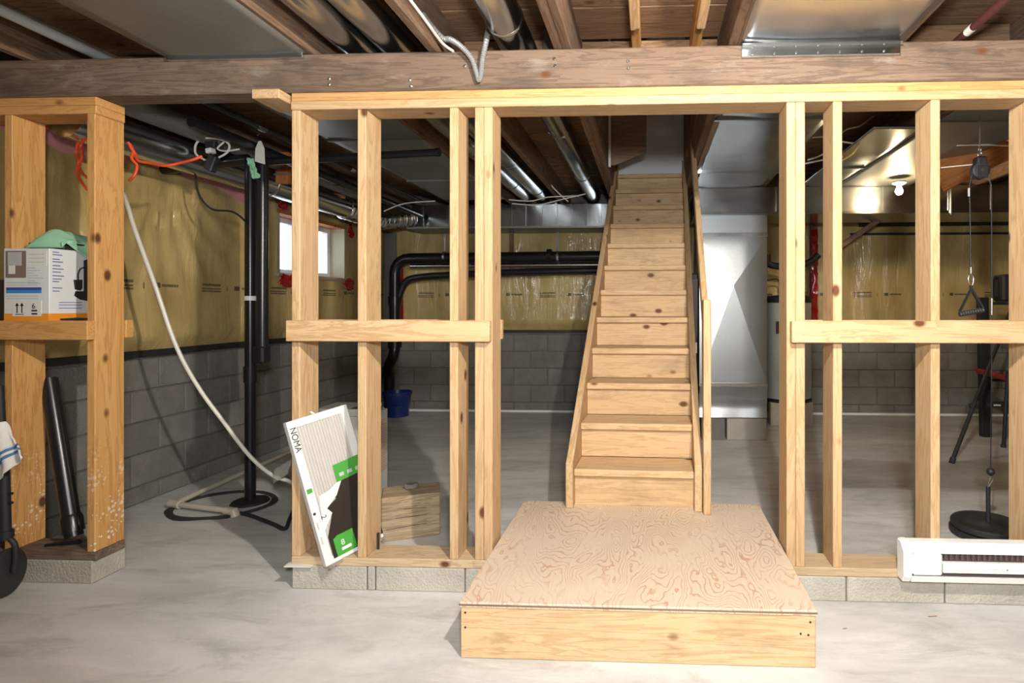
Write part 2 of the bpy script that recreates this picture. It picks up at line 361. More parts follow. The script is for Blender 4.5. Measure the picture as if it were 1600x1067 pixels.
def quilt(name, parent, u0, u1, z0, z1, org, du, nrm, hole=None, seed=0, step=.035, mat='insulation', amp=1.0, fan=None):
    """plastic covered batts: a wrinkled sheet bulging off the wall"""
    nu = int((u1-u0)/step)+1; nz = int((z1-z0)/step)+1; b = MB(); du = Vector(du); nrm = Vector(nrm); org = Vector(org); idx = {}
    for i in range(nu+1):
        for j in range(nz+1):
            u = u0+(u1-u0)*i/nu; z = z0+(z1-z0)*j/nz
            e = min(1, (z-z0)/.10, (z1-z)/.06+.3); e = max(0, e)
            bul = abs(math.sin(math.pi*(u+.1)/.6))**.5*.022
            d = .055*e+bul*e+amp*.03*noise.noise(Vector((u*1.6+seed, z*1.1, 3)))+amp*.016*noise.noise(Vector((u*7+seed, z*1.8, 9)))
            if fan:
                th = math.atan2(z-fan[1], u-fan[0]); rr = math.hypot(z-fan[1], u-fan[0])
                d += .014*math.sin(th*21+noise.noise(Vector((u*2, z*2, 5)))*2.5)*max(0, 1-rr/1.5)*min(1, rr/.25)
            idx[i, j] = len(b.v); b.v.append(org+du*u+nrm*max(d, .004)+Vector((0, 0, z)))
    for i in range(nu):
        for j in range(nz):
            if hole:
                uc = u0+(u1-u0)*(i+.5)/nu; zc = z0+(z1-z0)*(j+.5)/nz
                if hole[0] < uc < hole[1] and hole[2] < zc < hole[3]: continue
            b.f.append((idx[i, j], idx[i+1, j], idx[i+1, j+1], idx[i, j+1]))
    fr = frame(org, du, nrm); fr = Matrix((du, -nrm if du.cross(-nrm).z > 0 else nrm, Vector((0, 0, 1)))).transposed().to_4x4(); fr.translation = org
    return b.build(name, mat, parent, smooth=True, fr=fr)
o = quilt('insulation', wb, XL+.02, XR, .95, 2.34, (0, YB-.005, 0), (1, 0, 0), (0, -1, 0), seed=2); o['label'] = 'plastic covered yellow insulation with printed bands'
o = quilt('insulation', wl, 2.2, YB-.05, .95, 2.16, (XL+.005, 0, 0), (0, 1, 0), (1, 0, 0), hole=(WY0-.02, WY1+.02, WZ0-.02, WZ1+.02), seed=8, fan=(3.45, 2.12)); o['label'] = 'plastic covered yellow insulation gathered in folds'
o = quilt('rim_insulation', wl, 2.2, 4.6, 2.02, 2.34, (XL+.02, 0, 0), (0, 1, 0), (1, 0, 0), seed=5, mat='pink_wool', amp=2.5); o['label'] = 'pink wool insulation under the ceiling'
bx('batten', (XL, 2.2, .925), (XL+.035, YB, .965), 'black_matte', wl); bx('batten', (XL+.05, YB-.03, .93), (XR, YB, .962), 'black_matte', wb)
tag(bx('trim_2', (XL+.1, YB-.035, 0), (XR, YB-.004, .022), 'white_plastic'), kind='structure')

# window with deep reveal
win = thing('window_1', None, None, (XL, (WY0+WY1)/2, WZ0), kind='structure')
win['label'] = 'small white basement window in the insulated left wall'
xw = XL-.10
for nm, a, b in (('window_frame', (xw-.04, WY0, WZ1-.05), (xw+.04, WY1, WZ1)), ('window_frame', (xw-.04, WY0, WZ0), (xw+.04, WY1, WZ0+.05)), ('window_frame', (xw-.04, WY0, WZ0+.05), (xw+.04, WY0+.05, WZ1-.05)),
                 ('window_frame', (xw-.04, WY1-.05, WZ0+.05), (xw+.04, WY1, WZ1-.05)), ('mullion', (xw-.03, 4.95, WZ0+.05), (xw+.035, 4.99, WZ1-.05))): bx(nm, a, b, 'vinyl', win, .004)
bx('pane', (xw-.006, WY0+.04, WZ0+.04), (xw, 4.96, WZ1-.04), 'glass', win); bx('pane', (xw-.016, 4.98, WZ0+.04), (xw-.010, WY1-.04, WZ1-.04), 'glass', win)
bx('window_sill', (xw+.0405, WY0-.03, WZ0-.03), (XL+.10, WY1+.03, WZ0+.004), 'beige_foil', win, .006)
bx('reveal', (xw+.0405, WY1-.004, WZ0+.004), (XL+.09, WY1+.03, WZ1-.004), 'beige_foil', win); bx('reveal', (xw+.0405, WY0-.03, WZ0+.004), (XL+.09, WY0+.004, WZ1-.004), 'beige_foil', win); bx('reveal', (xw+.0405, WY0-.03, WZ1-.004), (XL+.09, WY1+.03, WZ1+.03), 'orange_wood', win)
for (y, z, sy, sz) in ((WY0+.01, WZ1+.06, .05, .05), (WY0+.06, WZ0-.06, .09, .05), (WY1+.06, WZ1-.01, .05, .07), (WY1+.03, WZ0-.06, .08, .06)):
    b = MB(); n = 9
    for i in range(n):
        for j in range(n):
            yy = y+(i/(n-1)-.5)*2*sy; zz = z+(j/(n-1)-.5)*2*sz
            b.v.append(Vector((XL+.115+.03*noise.noise(Vector((yy*22, zz*22, 1))), yy+.015*noise.noise(Vector((yy*30, zz*30, 7))), zz+.015*noise.noise(Vector((yy*30, zz*30, 3))))))
    b.f = [(i*n+j, (i+1)*n+j, (i+1)*n+j+1, i*n+j+1) for i in range(n-1) for j in range(n-1) if not ((i in (0, n-2)) and (j in (0, n-2)))]
    b.build('red_tape', 'red_tape', win, smooth=True, solid=.002)

# ceiling: joists and subfloor planks
cl = tag(bx('ceiling', (XL-.3, YF, 2.585), (-.36, YB+.2, 2.62), 'plank_wood'), kind='structure')
JX = dict(A=-2.135, B=-1.497, C=-.943, D=-.375, E=.372, F=1.052, G=1.70, H=2.36, I=3.0, J=3.65, K=4.3, L=4.95, Z=-2.80)
for k, x in JX.items():
    if k in 'DE':
        for dx in (-.019, .019): board('joist', (x+dx, YF, (ZJ+ZS)/2), (x+dx, YB, (ZJ+ZS)/2), .2, .0375, (0, 0, 1), 'joist_wood', cl)
    else: board('joist', (x, YF, (ZJ+ZS)/2), (x, YB, (ZJ+ZS)/2), .2, .04, (0, 0, 1), 'joist_wood', cl)
xd = JX['D']+.04; xe = JX['E']-.04
y = YF
while y < YB:
    y1 = min(y+.148, YB)
    z = ZS+.012+random.uniform(-.003, .003)
    if y1 < 2.75 or y > 5.45: board('subfloor_plank', (XL-.2, (y+y1)/2, z), (XR+.1, (y+y1)/2, z), y1-y-.006, .024, (0, 1, 0), 'plank_wood', cl)
    else:
        board('subfloor_plank', (XL-.2, (y+y1)/2, z), (xd, (y+y1)/2, z), y1-y-.006, .024, (0, 1, 0), 'plank_wood', cl); board('subfloor_plank', (xe, (y+y1)/2, z), (XR+.1, (y+y1)/2, z), y1-y-.006, .024, (0, 1, 0), 'plank_wood', cl)
    y = y1
bx('deck', (xe, YF, 2.585), (XR+.1, YB+.2, 2.62), 'plank_wood', cl); bx('deck', (-.36, YF, 2.585), (xe, 2.7, 2.62), 'plank_wood', cl)
for px in (993, 1092):      # short tail joists in front of the stair opening
    x = ax(px, 2.45)
    board('tail_joist', (x, 1.6, 2.50), (x, 2.74, 2.50), .10, .042, (0, 0, 1), 'pine_orange', cl); board('nailer', (x, 1.6, 2.43), (x, 2.36, 2.43), .04, .038, (0, 0, 1), 'pine', cl)
board('header_joist', (xd, 2.76, (ZJ+ZS)/2+.01), (xe, 2.76, (ZJ+ZS)/2+.01), .18, .038, (0, 0, 1), 'plank_wood', cl)
x = ax(863, 2.60); board('blocking', (x, 2.62, ZJ), (x, 2.62, ZS), .09, .04, (1, 0, 0), 'old_timber', cl)
for (a, b, y) in (('C', 'D', 2.72), ('B', 'C', 2.85), ('F', 'G', 2.66), ('A', 'Z', 2.8), ('G', 'H', 3.4)):
    xa, xb = sorted((JX[a], JX[b])); board('blocking', (xa+.03, y, 2.46), (xb-.04, y, 2.46), .17, .036, (0, 0, 1), 'plank_wood', cl)
# stairwell above the ceiling
tag(bx('wall_stairwell_back', (xd-.1, 5.50, 2.50), (xe+.1, 5.56, 3.75), 'white_wall'), kind='structure')
swl = tag(bx('wall_stairwell_left', (xd-.06, 2.72, ZS+.04), (xd-.002, 5.5, 3.75), 'brown_panel'), kind='structure')
swr = tag(bx('wall_stairwell_right', (xe+.002, 2.72, ZS+.04), (xe+.06, 5.5, 3.75), 'brown_panel'), kind='structure')
tag(bx('ceiling_stairwell', (xd-.1, 2.7, 3.75), (xe+.1, 5.56, 3.8), 'white_wall'), kind='structure'); tag(bx('wall_stairwell_front', (xd-.1, 2.68, 2.59), (xe+.1, 2.72, 3.78), 'white_wall'), kind='structure')
board('corner_trim', (xd+.008, 4.55, 2.38), (xd+.008, 4.55, 3.7), .02, .03, (1, 0, 0), 'paper_white', swl)
x1 = ax(1010, 4.62)
o = MB().prism([(xd, 4.60, 2.41), (xd+.05, 4.60, 2.41), (x1, 4.60, 2.51), (x1, 4.60, 3.7), (xd, 4.60, 3.7)], (0, .02, 0)).build('bulkhead_panel', 'brown_panel', swl); 
for y in (4.3, 4.9): board('stud', (xe+.0, y, ZS), (xe+.0, y, 3.7), .036, .05, (1, 0, 0), 'joist_wood', swr)

# curb of half blocks under the partition, and the open stud partition
CT = .104; PT = .142; YW = 2.38; YK = 2.52
xo0, xo1 = -.680, .578
cr = thing('trim_1', None, None, (0, YW, 0), kind='structure'); cr['label'] = 'low concrete block curb under the stud partition'
def curb(x0, x1, cuts):
    xs = [x0]+cuts+[x1]
    for a, b in zip(xs, xs[1:]): bx('concrete_block', (a+.003, YW, 0), (b-.003, YK+.02, CT-.001), 'curb_block', cr, .004)
    bx('mortar_core', (x0+.005, YW+.006, 0), (x1-.005, YK+.014, CT-.004), 'mortar', cr)
xc = lambda p: ax(p, YW)
curb(xc(455), xo0+.01, [xc(573), xc(586), xc(726)]); curb(xo1-.01, 2.6, [xc(1323), xc(1477), xc(1477)+.41])
curb(-3.1, xc(145), [xc(30)])
def stud(parent, px, mat='pine', z0=PT, z1=2.104, X=None):
    x = (ax(px, YW) if X is None else X); return board('stud', (x, (YW+YK)/2, z0), (x, (YW+YK)/2, z1), .14, .038, (0, 1, 0), mat, parent)
pf = thing('stud_partition', 'open pine stud partition with doorway in front of the stairs', 'partition frame', (0, YW, CT))
xs0 = ax(455, YW)
for px in (462, 565, 709): stud(pf, px)
stud(pf, 0, X=xo0-.019); stud(pf, 0, X=xo0-.058); stud(pf, 0, X=xo1+.019); stud(pf, 0, X=xo1+.058)
for px in (1309, 1462, 1617): stud(pf, px)
stud(pf, 0, X=2.02); stud(pf, 0, X=2.42)
YM = (YW+YK)/2
for z in (2.123, 2.161): board('top_plate', (xs0, YM-(.004 if z < 2.15 else 0), z), (2.6, YM-(.004 if z < 2.15 else 0), z), .14, .0375, (0, 1, 0), 'pine' if z < 2.15 else 'pine_warm', pf)
board('bottom_plate', (xs0, YM, .123), (xo0, YM, .123), .14, .037, (0, 1, 0), 'plate_pine', pf); board('bottom_plate', (xo1, YM, .123), (2.6, YM, .123), .14, .037, (0, 1, 0), 'plate_pine', pf)
zr = 1.135
def rail(parent, x0, x1, back=True, mat='pine', xk=None):
    board('mid_rail', (x0, YW-.020, zr), (x1, YW-.020, zr), .09, .038, (0, 0, 1), mat, parent)
    if back: board('mid_rail', (x0, YK+.020, zr), (xk or x1, YK+.020, zr), .09, .038, (0, 0, 1), mat, parent)
rail(pf, ax(447, 2.345), ax(765, 2.345), xk=ax(785, 2.54)); rail(pf, ax(1237, 2.345), 2.5)
xb = ax(591, 2.47); MB().tube([(xb, 2.47, .13), (xb, 2.47, .215)], .006, 8).build('anchor_bolt', 'iron', pf)
MB().box((xs0-.02, YW-.02, CT-.0005), (xs0+.1, YK+.02, CT+.004)).build('sill_gasket', 'paper_white', pf)
pl = thing('stud_partition', 'short pine stud partition holding a boxed pump beyond the passage', 'partition frame', (-2.75, YW, CT))
stud(pl, 0, 'pine_orange', X=ax(13, YW)); stud(pl, 142, 'pine_orange')
xl1 = ax(150, YW)
for z in (2.123, 2.161): board('top_plate', (-3.1, YM, z), (xl1+.0, YM, z), .14, .0375, (0, 1, 0), 'pine_orange', pl)
board('bottom_plate', (-3.1, YM, .123), (xl1, YM, .123), .14, .037, (0, 1, 0), 'old_timber', pl)
board('mid_rail', (-3.1, YW-.020, zr), (xl1, YW-.020, zr), .085, .038, (0, 0, 1), 'pine_orange', pl); board('mid_rail', (-3.1, YK+.020, zr), (ax(203, 2.54), YK+.020, zr), .085, .038, (0, 0, 1), 'pine_orange', pl)

# old beam
bmz0, bmz1 = 2.181, 2.348
be = thing('support_beam', 'weathered brown timber beam running across above the stud partition', 'beam', (0, 2.45, bmz0))
bt = board('timber', (XL+.02, 2.435, (bmz0+bmz1)/2), (XR-.02, 2.435, (bmz0+bmz1)/2), bmz1-bmz0, .12, (0, 0, 1), 'old_timber', be, .006)
for (px, py) in ((514, 123), (514, 132), (640, 125), (642, 134), (726, 103), (866, 92), (867, 103), (981, 96), (982, 107)):
    p = at(px, py, Y=2.374); MB()._lathe(p+Vector((0, .004, 0)), Vector((0, -1, 0)), [(.007, 0), (.007, .005), (.004, .007)], 10).build('screw_head', 'steel', bt)
p0 = at(393, 143, Y=2.32); p1 = at(436, 157, Y=2.32)
tag(board('scrap_board', ((p0.x+p1.x)/2, 2.32, 2.156), ((p0.x+p1.x)/2, 2.50, 2.156), abs(p1.x-p0.x), .040, (1, 0, 0), 'pine'), 'short pale board end wedged under the beam beside the partition top', 'board')

# ------------------------------------------------------------------ stair platform and staircase
PX1, PX2, PY1, PY2, PZ = -.667, .570, 1.938, 2.955, .20
pt = thing('stair_platform', 'low wooden landing platform with swirled plywood top in the doorway', 'platform', ((PX1+PX2)/2, 2.45, 0))
MB().box((PX1-.003, PY1-.004, PZ-.019), (PX2+.003, PY2, PZ)).build('plywood_top', 'plywood', pt, bevel=.0015, fr=frame(((PX1+PX2)/2, 2.45, PZ-.01), (1, 0, 0), (0, 1, 0)))
MB().box((PX1-.0042, PY1-.0052, PZ-.0125), (PX2+.0042, PY2-.01, PZ-.0065)).build('ply_layer', 'brown_panel', pt)
hz = PZ-.0195
board('front_board', (PX1, PY1+.019, hz/2), (PX2, PY1+.019, hz/2), hz-.001, .038, (0, 0, 1), 'stair_pine', pt); board('rear_board', (PX1, PY2-.022, hz/2), (PX2, PY2-.022, hz/2), hz-.001, .038, (0, 0, 1), 'pine', pt)
for x in (PX1+.019, PX2-.019): board('side_board', (x, PY1+.04, hz/2), (x, PY2-.044, hz/2), hz-.001, .038, (0, 0, 1), 'pine', pt)
for (px, py) in ((727, 957), (727, 980), (1266, 972), (1251, 990), (1263, 992)):
    p = at(px, py, Y=PY1); MB()._lathe(p+Vector((0, .003, 0)), Vector((0, -1, 0)), [(.004, 0), (.004, .004)], 8).build('screw_head', 'iron', pt)

SW, RISE, RUN = .622, .1933, .2277; th = .0336
sd = Vector((math.sin(th), math.cos(th), 0)); sr = Vector((math.cos(th), -math.sin(th), 0)); S0 = Vector((-.083, 2.877, 0)); Z1 = .393
st = thing('staircase', 'steep pine staircase with closed stringers rising from the platform', 'staircase', (S0.x, S0.y, PZ))
for k in range(12):
    zt = Z1+RISE*k; c = S0+sd*(RUN*k); d = .25 if k < 11 else .12
    mid = c+sd*(d/2)+Vector((0, 0, zt-.019))
    board('tread', mid-sr*SW/2, mid+sr*SW/2, d, .038, sd, 'stair_pine', st, .004)
    zb = PZ if k == 0 else zt-RISE+.001; h = zt-.0385-zb
    mid = c+sd*(.026+.01)+Vector((0, 0, zb+h/2)); board('riser', mid-sr*SW/2, mid+sr*SW/2, h-.0005, .02, (0, 0, 1), 'stair_pine', st, .001)
sl = RISE/RUN; slope = (sd+Vector((0, 0, sl))).normalized(); send = 11*RUN+.10
for sg, nm in ((-1, 'left'), (1, 'right')):
    off = sr*(sg*(SW/2+.001)); e = sr*(sg*.037)
    poly = [(-.035, PZ+.001), (-.035, .434), (0.0, .456), (send, .456+sl*send), (send+.03, .456+sl*send-.22), (.24, PZ+.001)]
    b = MB().prism([S0+off+sd*a+Vector((0, 0, z)) for a, z in poly], e)
    b.build('stringer', 'pine' if sg < 0 else 'stair_pine', st, fr=frame(S0+sd*1.2+off+Vector((0, 0, 1.2)), slope, (0, 0, 1)), bevel=.003)
off = sr*(SW/2+.062)
pb = S0+off-sd*.03; zt = EYE+(478-468)*2.86/870
board('handrail_post', pb+Vector((0, 0, PZ+.001)), pb+Vector((0, 0, zt)), .089, .038, sd, 'pine', st)
pm = pb+Vector((0, 0, zt))
qa = S0+off+sd*.30+Vector((0, 0, .98)); qb = S0+off+sd*2.75+Vector((0, 0, .98+sl*2.45))
qa = S0+off+sd*.02+Vector((0, 0, zt-.09)); qb = qa+sd*1.6+Vector((0, 0, sl*1.6))
board('handrail', qa+sd*.04-sr*.001, qb-sr*.001, .089, .034, (0, 0, 1), 'pine', st)
board('hand_post', pb+sd*.09-sr*.0+Vector((0, 0, .75)), pb+sd*.09+Vector((0, 0, zt)), .06, .036, sd, 'pine', st)

# ------------------------------------------------------------------ ducts and pipes
def round_duct(label, x, z, y0, y1, r, mat='galv', group=None, seams=()):
    t = thing('round_duct', label, 'duct', (x, (y0+y1)/2, z-r), group)
    MB().tube([(x, y0, z), (x, y1, z)], r, 28).build('pipe', mat, t, smooth=True)
    for yy in seams: MB().tube([(x, yy-.012, z), (x, yy-.006, z), (x, yy+.006, z), (x, yy+.012, z)], [r+.0005, r+.004, r+.004, r+.0005], 28).build('collar', mat, t, smooth=True)
    return t
zp = 2.445
round_duct('round galvanised duct over the beam, nearest the grey joist panel', ax(543, 2.40), zp, -1.5, 6.02, .078, seams=(2.9, 4.1, 5.3))
round_duct('round galvanised duct over the beam, second right of the grey joist panel', ax(605, 2.40), zp, -1.5, 6.02, .078, seams=(3.2, 4.5, 5.6))
round_duct('round galvanised duct above the beam just left of the stair opening', ax(797, 2.40), zp, -1.5, 6.02, .078, seams=(2.3, 3.7, 5.0))
lt = round_duct('large round duct along the left wall above the insulation', -2.82, 2.15, 2.56, 5.05, .092, 'galv_bright', seams=(2.75, 4.0))
round_duct('thinner round duct tucked above the large one by the left wall', -2.68, 2.285, 2.56, 5.3, .062, 'galv_dull', seams=(3.3,))
# corrugated flex elbow into trunk
pts = spline([(-2.82, 5.02, 2.15), (-2.80, 5.25, 2.14), (-2.74, 5.5, 2.12), (-2.66, 5.72, 2.16), (-2.55, 5.88, 2.2)], 14); rs = [.098+(.006 if i % 2 else 0)+.006*noise.noise(Vector((i*.4, 0, 0))) for i in range(len(pts))]
tag(MB().tube(pts, rs, 24).build('flexible_duct', 'foil', smooth=False), 'crinkled foil flexible duct elbow right of the window', 'duct')
def rect_duct(label, a, b, seams, mat='galv', axis='x'):
    t = thing('rectangular_duct', label, 'duct', ((a[0]+b[0])/2, (a[1]+b[1])/2, a[2]))
    bx('body', a, b, mat, t, .003)
    for s_ in seams:
        g = .006
        if axis == 'x': bx('seam', (s_-.014, a[1]-g, a[2]-g), (s_+.014, b[1]+g, b[2]), mat, t, .002)
        else: bx('seam', (a[0]-g, s_-.014, a[2]-g), (b[0]+g, s_+.014, b[2]), mat, t, .002)
    return t
t1 = rect_duct('rectangular galvanised trunk duct along the back wall left of the stairs', (-2.62, 5.98, 2.105), (.2, 6.38, 2.345), [ax(p, 5.98) for p in (660, 700, 745, 798, 822, 846, 869, 892, 915, 938)], 'galv_bright')
for px in (869, 640, 820):
    x = ax(px, 5.97); bx('hanger', (x-.012, 5.955, 2.10), (x+.012, 5.972, 2.36), 'galv_bright', t1)
bx('bottom_flange', (-2.65, 5.955, 2.085), (.2, 6.40, 2.104), 'galv_dull', t1)
x0d = ax(1088, 5.2)
t2 = rect_duct('wide rectangular trunk duct crossing behind the bulb at the right', (x0d, 5.2, 2.10), (4.6, 5.75, 2.345), [ax(1210, 5.2), ax(1379, 5.2), 3.1], 'galv')
bx('bottom_flange', (x0d-.01, 5.185, 2.09), (4.6, 5.76, 2.112), 'galv', t2)
x = ax(1485, 5.19); MB().tube([(x, 5.18, 2.07), (x, 5.18, 2.36)], .011, 10).build('hanger_rod', 'galv_bright', t2)
def pan(label, xa, xb, y0, y1, mat, seams, strip):
    t = thing('joist_pan', label, 'duct', ((xa+xb)/2, (y0+y1)/2, ZJ-.012)); n = 14; k = 40; b = MB()
    for i in range(n+1):
        for j in range(k+1):
            xx = xa+(xb-xa)*i/n; yy = y0+(y1-y0)*j/k; e = math.sin(math.pi*i/n)
            b.v.append(Vector((xx, yy, ZJ-.003-.010*e*(.6+noise.noise(Vector((xx*3, yy*1.7, 2)))))))
    b.f = [(i*(k+1)+j, (i+1)*(k+1)+j, (i+1)*(k+1)+j+1, i*(k+1)+j+1) for i in range(n) for j in range(k)]
    b.build('sheet', mat, t, smooth=True, solid=.0015)
    for yy in seams: bx('seam', (xa, yy-.012, ZJ-.018), (xb, yy+.012, ZJ-.002), mat, t)
    if strip: bx('edge_strip', (xa+.004, 2.355, ZJ-.026 if mat != 'galv' else ZJ-.062), (xb-.012, 2.373, ZJ+.004 if mat != 'galv' else ZJ-.004), 'galv_bright', t, .002)
    return t
pan('dull grey sheet panel nailed under the left joists above the beam', JX['A']+.005, JX['B']+.0, .3, 2.374, 'galv_dull', (1.5,), True)
pan('dull grey sheet panel under the joists behind the left studs', JX['A']+.005, JX['B']+.0, 2.50, 5.7, 'galv_dull', (3.6, 4.8), False)
p = pan('shiny sheet metal joist pan right of the stair opening above the beam', JX['E']+.01, JX['F']-.0, .3, 2.374, 'galv', (1.1,), True)
for i in range(7):
    for j in (0, 1): MB()._lathe(Vector((JX['E']+.06+i*.09, 2.357, ZJ-.05+.03*j)), Vector((0, -1, 0)), [(.005, 0), (.005, .004), (.002, .006)], 8).build('rivet', 'galv_bright', p)
bx('flange_upper', (JX['E']+.014, 2.33, ZJ-.022), (JX['F']-.012, 2.356, ZJ-.017), 'galv_bright', p)
pan('sheet metal joist pan behind the partition right of the stairs', JX['E']+.01, JX['F']-.0, 2.50, 5.2, 'galv', (3.3, 4.6), False)
pan('dark sheet metal joist pan above the pulley at the far right', JX['G']+.02, JX['H']-.0, 2.50, 5.2, 'galv_dull', (3.4,), False)
pan('sheet metal joist pan reflecting the bare bulb', JX['F']+.33, JX['G']+.0, 3.5, 5.2, 'galv', (4.5,), False)

# X-braced plenum drop on blocks
xp0, xp1, yp = ax(1093, 5.22), ax(1199, 5.22), 5.22
pn = thing('plenum', 'cross-broken sheet metal plenum standing right of the staircase', 'duct', ((xp0+xp1)/2, 5.5, .2))
bx('body', (xp0+.004, yp+.016, .42), (xp1-.004, 5.74, 2.088), 'plenum_metal', pn)
zb0, zb1 = EYE-(596-478)*5.3/870, EYE-(372-478)*5.3/870
cx, cz = ax(1146, yp), EYE-(447-478)*5.3/870
v = [(xp0, yp+.015, zb0), (xp1, yp+.015, zb0), (xp1, yp+.015, zb1), (xp0, yp+.015, zb1), (cx, yp-.014, cz)]
MB().add(v, [(0, 1, 4), (1, 2, 4), (2, 3, 4), (3, 0, 4)]).build('cross_broken_panel', 'plenum_metal', pn)
bx('flange', (xp0-.006, yp-.004, zb1), (xp1+.006, yp+.02, zb1+.035), 'galv_bright', pn, .002); bx('collar', (xp0, yp+.004, zb1+.035), (xp1, yp+.02, 2.088), 'plenum_metal', pn)
bx('flange', (xp0-.004, yp-.002, zb0-.035), (xp1+.004, yp+.02, zb0), 'galv_bright', pn, .002)
b = MB(); n = 16
for i in range(n+1):
    for j in range(9):
        t = j/8; xx = xp0+(xp1-xp0)*i/n; z = .205+(zb0-.035-.205)*t
        b.v.append(Vector((xx, yp+.0+.05*math.sin(math.pi*t)*(1 if t < .5 else .6)*.5+.012*noise.noise(Vector((xx*4, z*5, 1))), z)))
b.f = [(i*9+j, (i+1)*9+j, (i+1)*9+j+1, i*9+j+1) for i in range(n) for j in range(8)]
b.build('boot', 'plenum_metal', pn, smooth=True); bx('boot_core', (xp0, yp+.05, .205), (xp1, 5.74, .42), 'plenum_metal', pn)
for (xa, xb_, mt, lb) in ((ax(1136, 5.2), ax(1198, 5.2), 'curb_block', 'rough brown concrete block under the plenum, right one'), (ax(1096, 5.2), ax(1133, 5.2), 'block', 'grey concrete block under the plenum beside the stair post')):
    tb = thing('concrete_block', lb, 'block', ((xa+xb_)/2, 5.4, 0)); bx('body', (xa, yp-.02, 0), (xb_, 5.55, .198), mt, tb, .006); bx('core_web', (xa+.01, 5.55, .01), (xb_-.01, 5.58, .19), mt, tb, .004)
fu = thing('furnace', 'dark furnace cabinet mostly hidden between the stairs and plenum', 'furnace', (ax(1070, 5.3), 5.5, 0))
bx('cabinet', (ax(1030, 5.3), 5.27, .02), (xp0-.01, 5.95, 1.55), 'black_matte', fu, .01); bx('label', (xp0-.05, 5.262, .80), (xp0-.02, 5.269, .90), 'paper_white', fu); bx('filter_door', (xp0-.09, 5.255, .95), (xp0-.012, 5.268, 1.5), 'iron', fu, .003)

# water heater
hx, hy = ax(1236, 5.85), 6.05; hr = .255
wh = thing('water_heater', 'grey cylindrical water heater behind the right door jamb', 'water heater', (hx, hy, 0))
zt0, zt1 = .26, EYE-(467-478)*5.85/870+.02
MB()._lathe(Vector((hx, hy, zt0)), Vector((0, 0, 1)), [(hr-.03, 0), (hr, .015), (hr, zt1-zt0-.06)], 40).build('tank', 'grey_steel', wh, smooth=True)
MB()._lathe(Vector((hx, hy, zt1-.06)), Vector((0, 0, 1)), [(hr+.004, 0), (hr+.004, .055), (hr-.04, .075), (.02, .085)], 40).build('top_cap', 'black_matte', wh, smooth=True)
MB()._lathe(Vector((hx, hy, zt0-.02)), Vector((0, 0, 1)), [(hr+.004, 0), (hr+.004, .022)], 40).build('base_ring', 'black_matte', wh, smooth=True)
for (dx, dy) in ((-.15, -.14), (.17, -.13), (0, .19)): bx('support_block', (hx+dx-.06, hy+dy-.06, 0), (hx+dx+.06, hy+dy+.06, .238), 'curb_block', wh, .004)
for a, lm in ((-2.02, 'ink'), (-1.22, 'ink_grey')):
    px_, py_ = hx+hr*math.cos(a), hy+hr*math.sin(a); n_ = Vector((math.cos(a), math.sin(a), 0)); tt = Vector((-n_.y, n_.x, 0))
    lpl = MB().obox(Vector((px_, py_, 1.02 if lm == 'ink' else .74))+n_*.002, tt*.05, n_*.006, Vector((0, 0, .065))).build('label_plate', lm, wh)
    if lm == 'ink': MB().obox(Vector((px_, py_, 1.01))+n_*.007, tt*.03, n_*.003, Vector((0, 0, .02))).build('red_sticker', 'red_tape', lpl)
vt = thing('vent_pipe', 'curved black pipe crossing above the water heater', 'pipe', (hx, 5.85, 1.3))
MB().tube(spline([at(1192, 398, Y=5.7), at(1203, 413, Y=5.7), at(1228, 416, Y=5.7), at(1262, 411, Y=5.7), at(1279, 398, Y=5.7)]), .035, 14).build('pipe', 'abs', vt, smooth=True)
MB().tube([at(1197, 398, Y=5.7), at(1197, 416, Y=5.7)], .045, 14).build('coupling', 'abs', vt, smooth=True)
wire('copper_loop', [at(1199, 438, Y=6.0), at(1216, 437, Y=6.0), at(1218, 455, Y=6.0), at(1218, 462, Y=6.0)], .008, 'iron', 'thin dark pipe bend above the water heater top', 'pipe')
rp = thing('taped_post', 'post wrapped in shiny red tape right of the water heater', 'post', (ax(1274, 6.3), 6.32, .93))
xr_ = ax(1274, 6.3); b = MB(); n = 30
for i in range(n+1):
    z = .95+1.15*i/n
    for (dx, dy) in ((-.04, 0), (-.03, -.02), (.0, -.026), (.03, -.02), (.04, 0)): b.v.append(Vector((xr_+dx+.012*noise.noise(Vector((dx*40, z*14, 0))), 6.34+dy+.03*noise.noise(Vector((dx*60, z*16, 4))), z)))
b.f = [(i*5+j, i*5+j+1, (i+1)*5+j+1, (i+1)*5+j) for i in range(n) for j in range(4)]
b.build('red_tape', 'red_tape', rp, smooth=True); board('post', (xr_, 6.37, .95), (xr_, 6.37, 2.3), .08, .038, (1, 0, 0), 'joist_wood', rp)

# black drain pipes on the back wall
yd = 6.22
ds = thing('drain_stack', 'thick black drain pipe with elbow on the back wall left of the stairs', 'pipe', (ax(612, yd), yd, 0))
zz = lambda py, Y=6.22: EYE-(py-478)*(Y+.12)/870
r_ = .062
pts = [Vector((.1, yd, zz(401))), Vector((ax(640, yd), yd, zz(404)))]+[Vector((ax(640, yd)-.17*math.sin(a), yd, zz(404)-.17*(1-math.cos(a)))) for a in (.3, .6, .9, 1.2, 1.57)]+[Vector((ax(640, yd)-.17, yd, zz(515)))]
MB().tube(pts, r_, 20).build('main_pipe', 'abs', ds, smooth=True)
xk = ax(640, yd)-.17
MB().tube(spline([(xk, yd, zz(512)), (xk, yd, zz(540)), (xk-.02, yd, zz(556)), (xk-.11, yd+.08, zz(575)), (xk-.13, yd+.13, zz(592)), (xk-.13, yd+.14, .02)]), r_*.92, 18).build('lower_pipe', 'abs', ds, smooth=True)
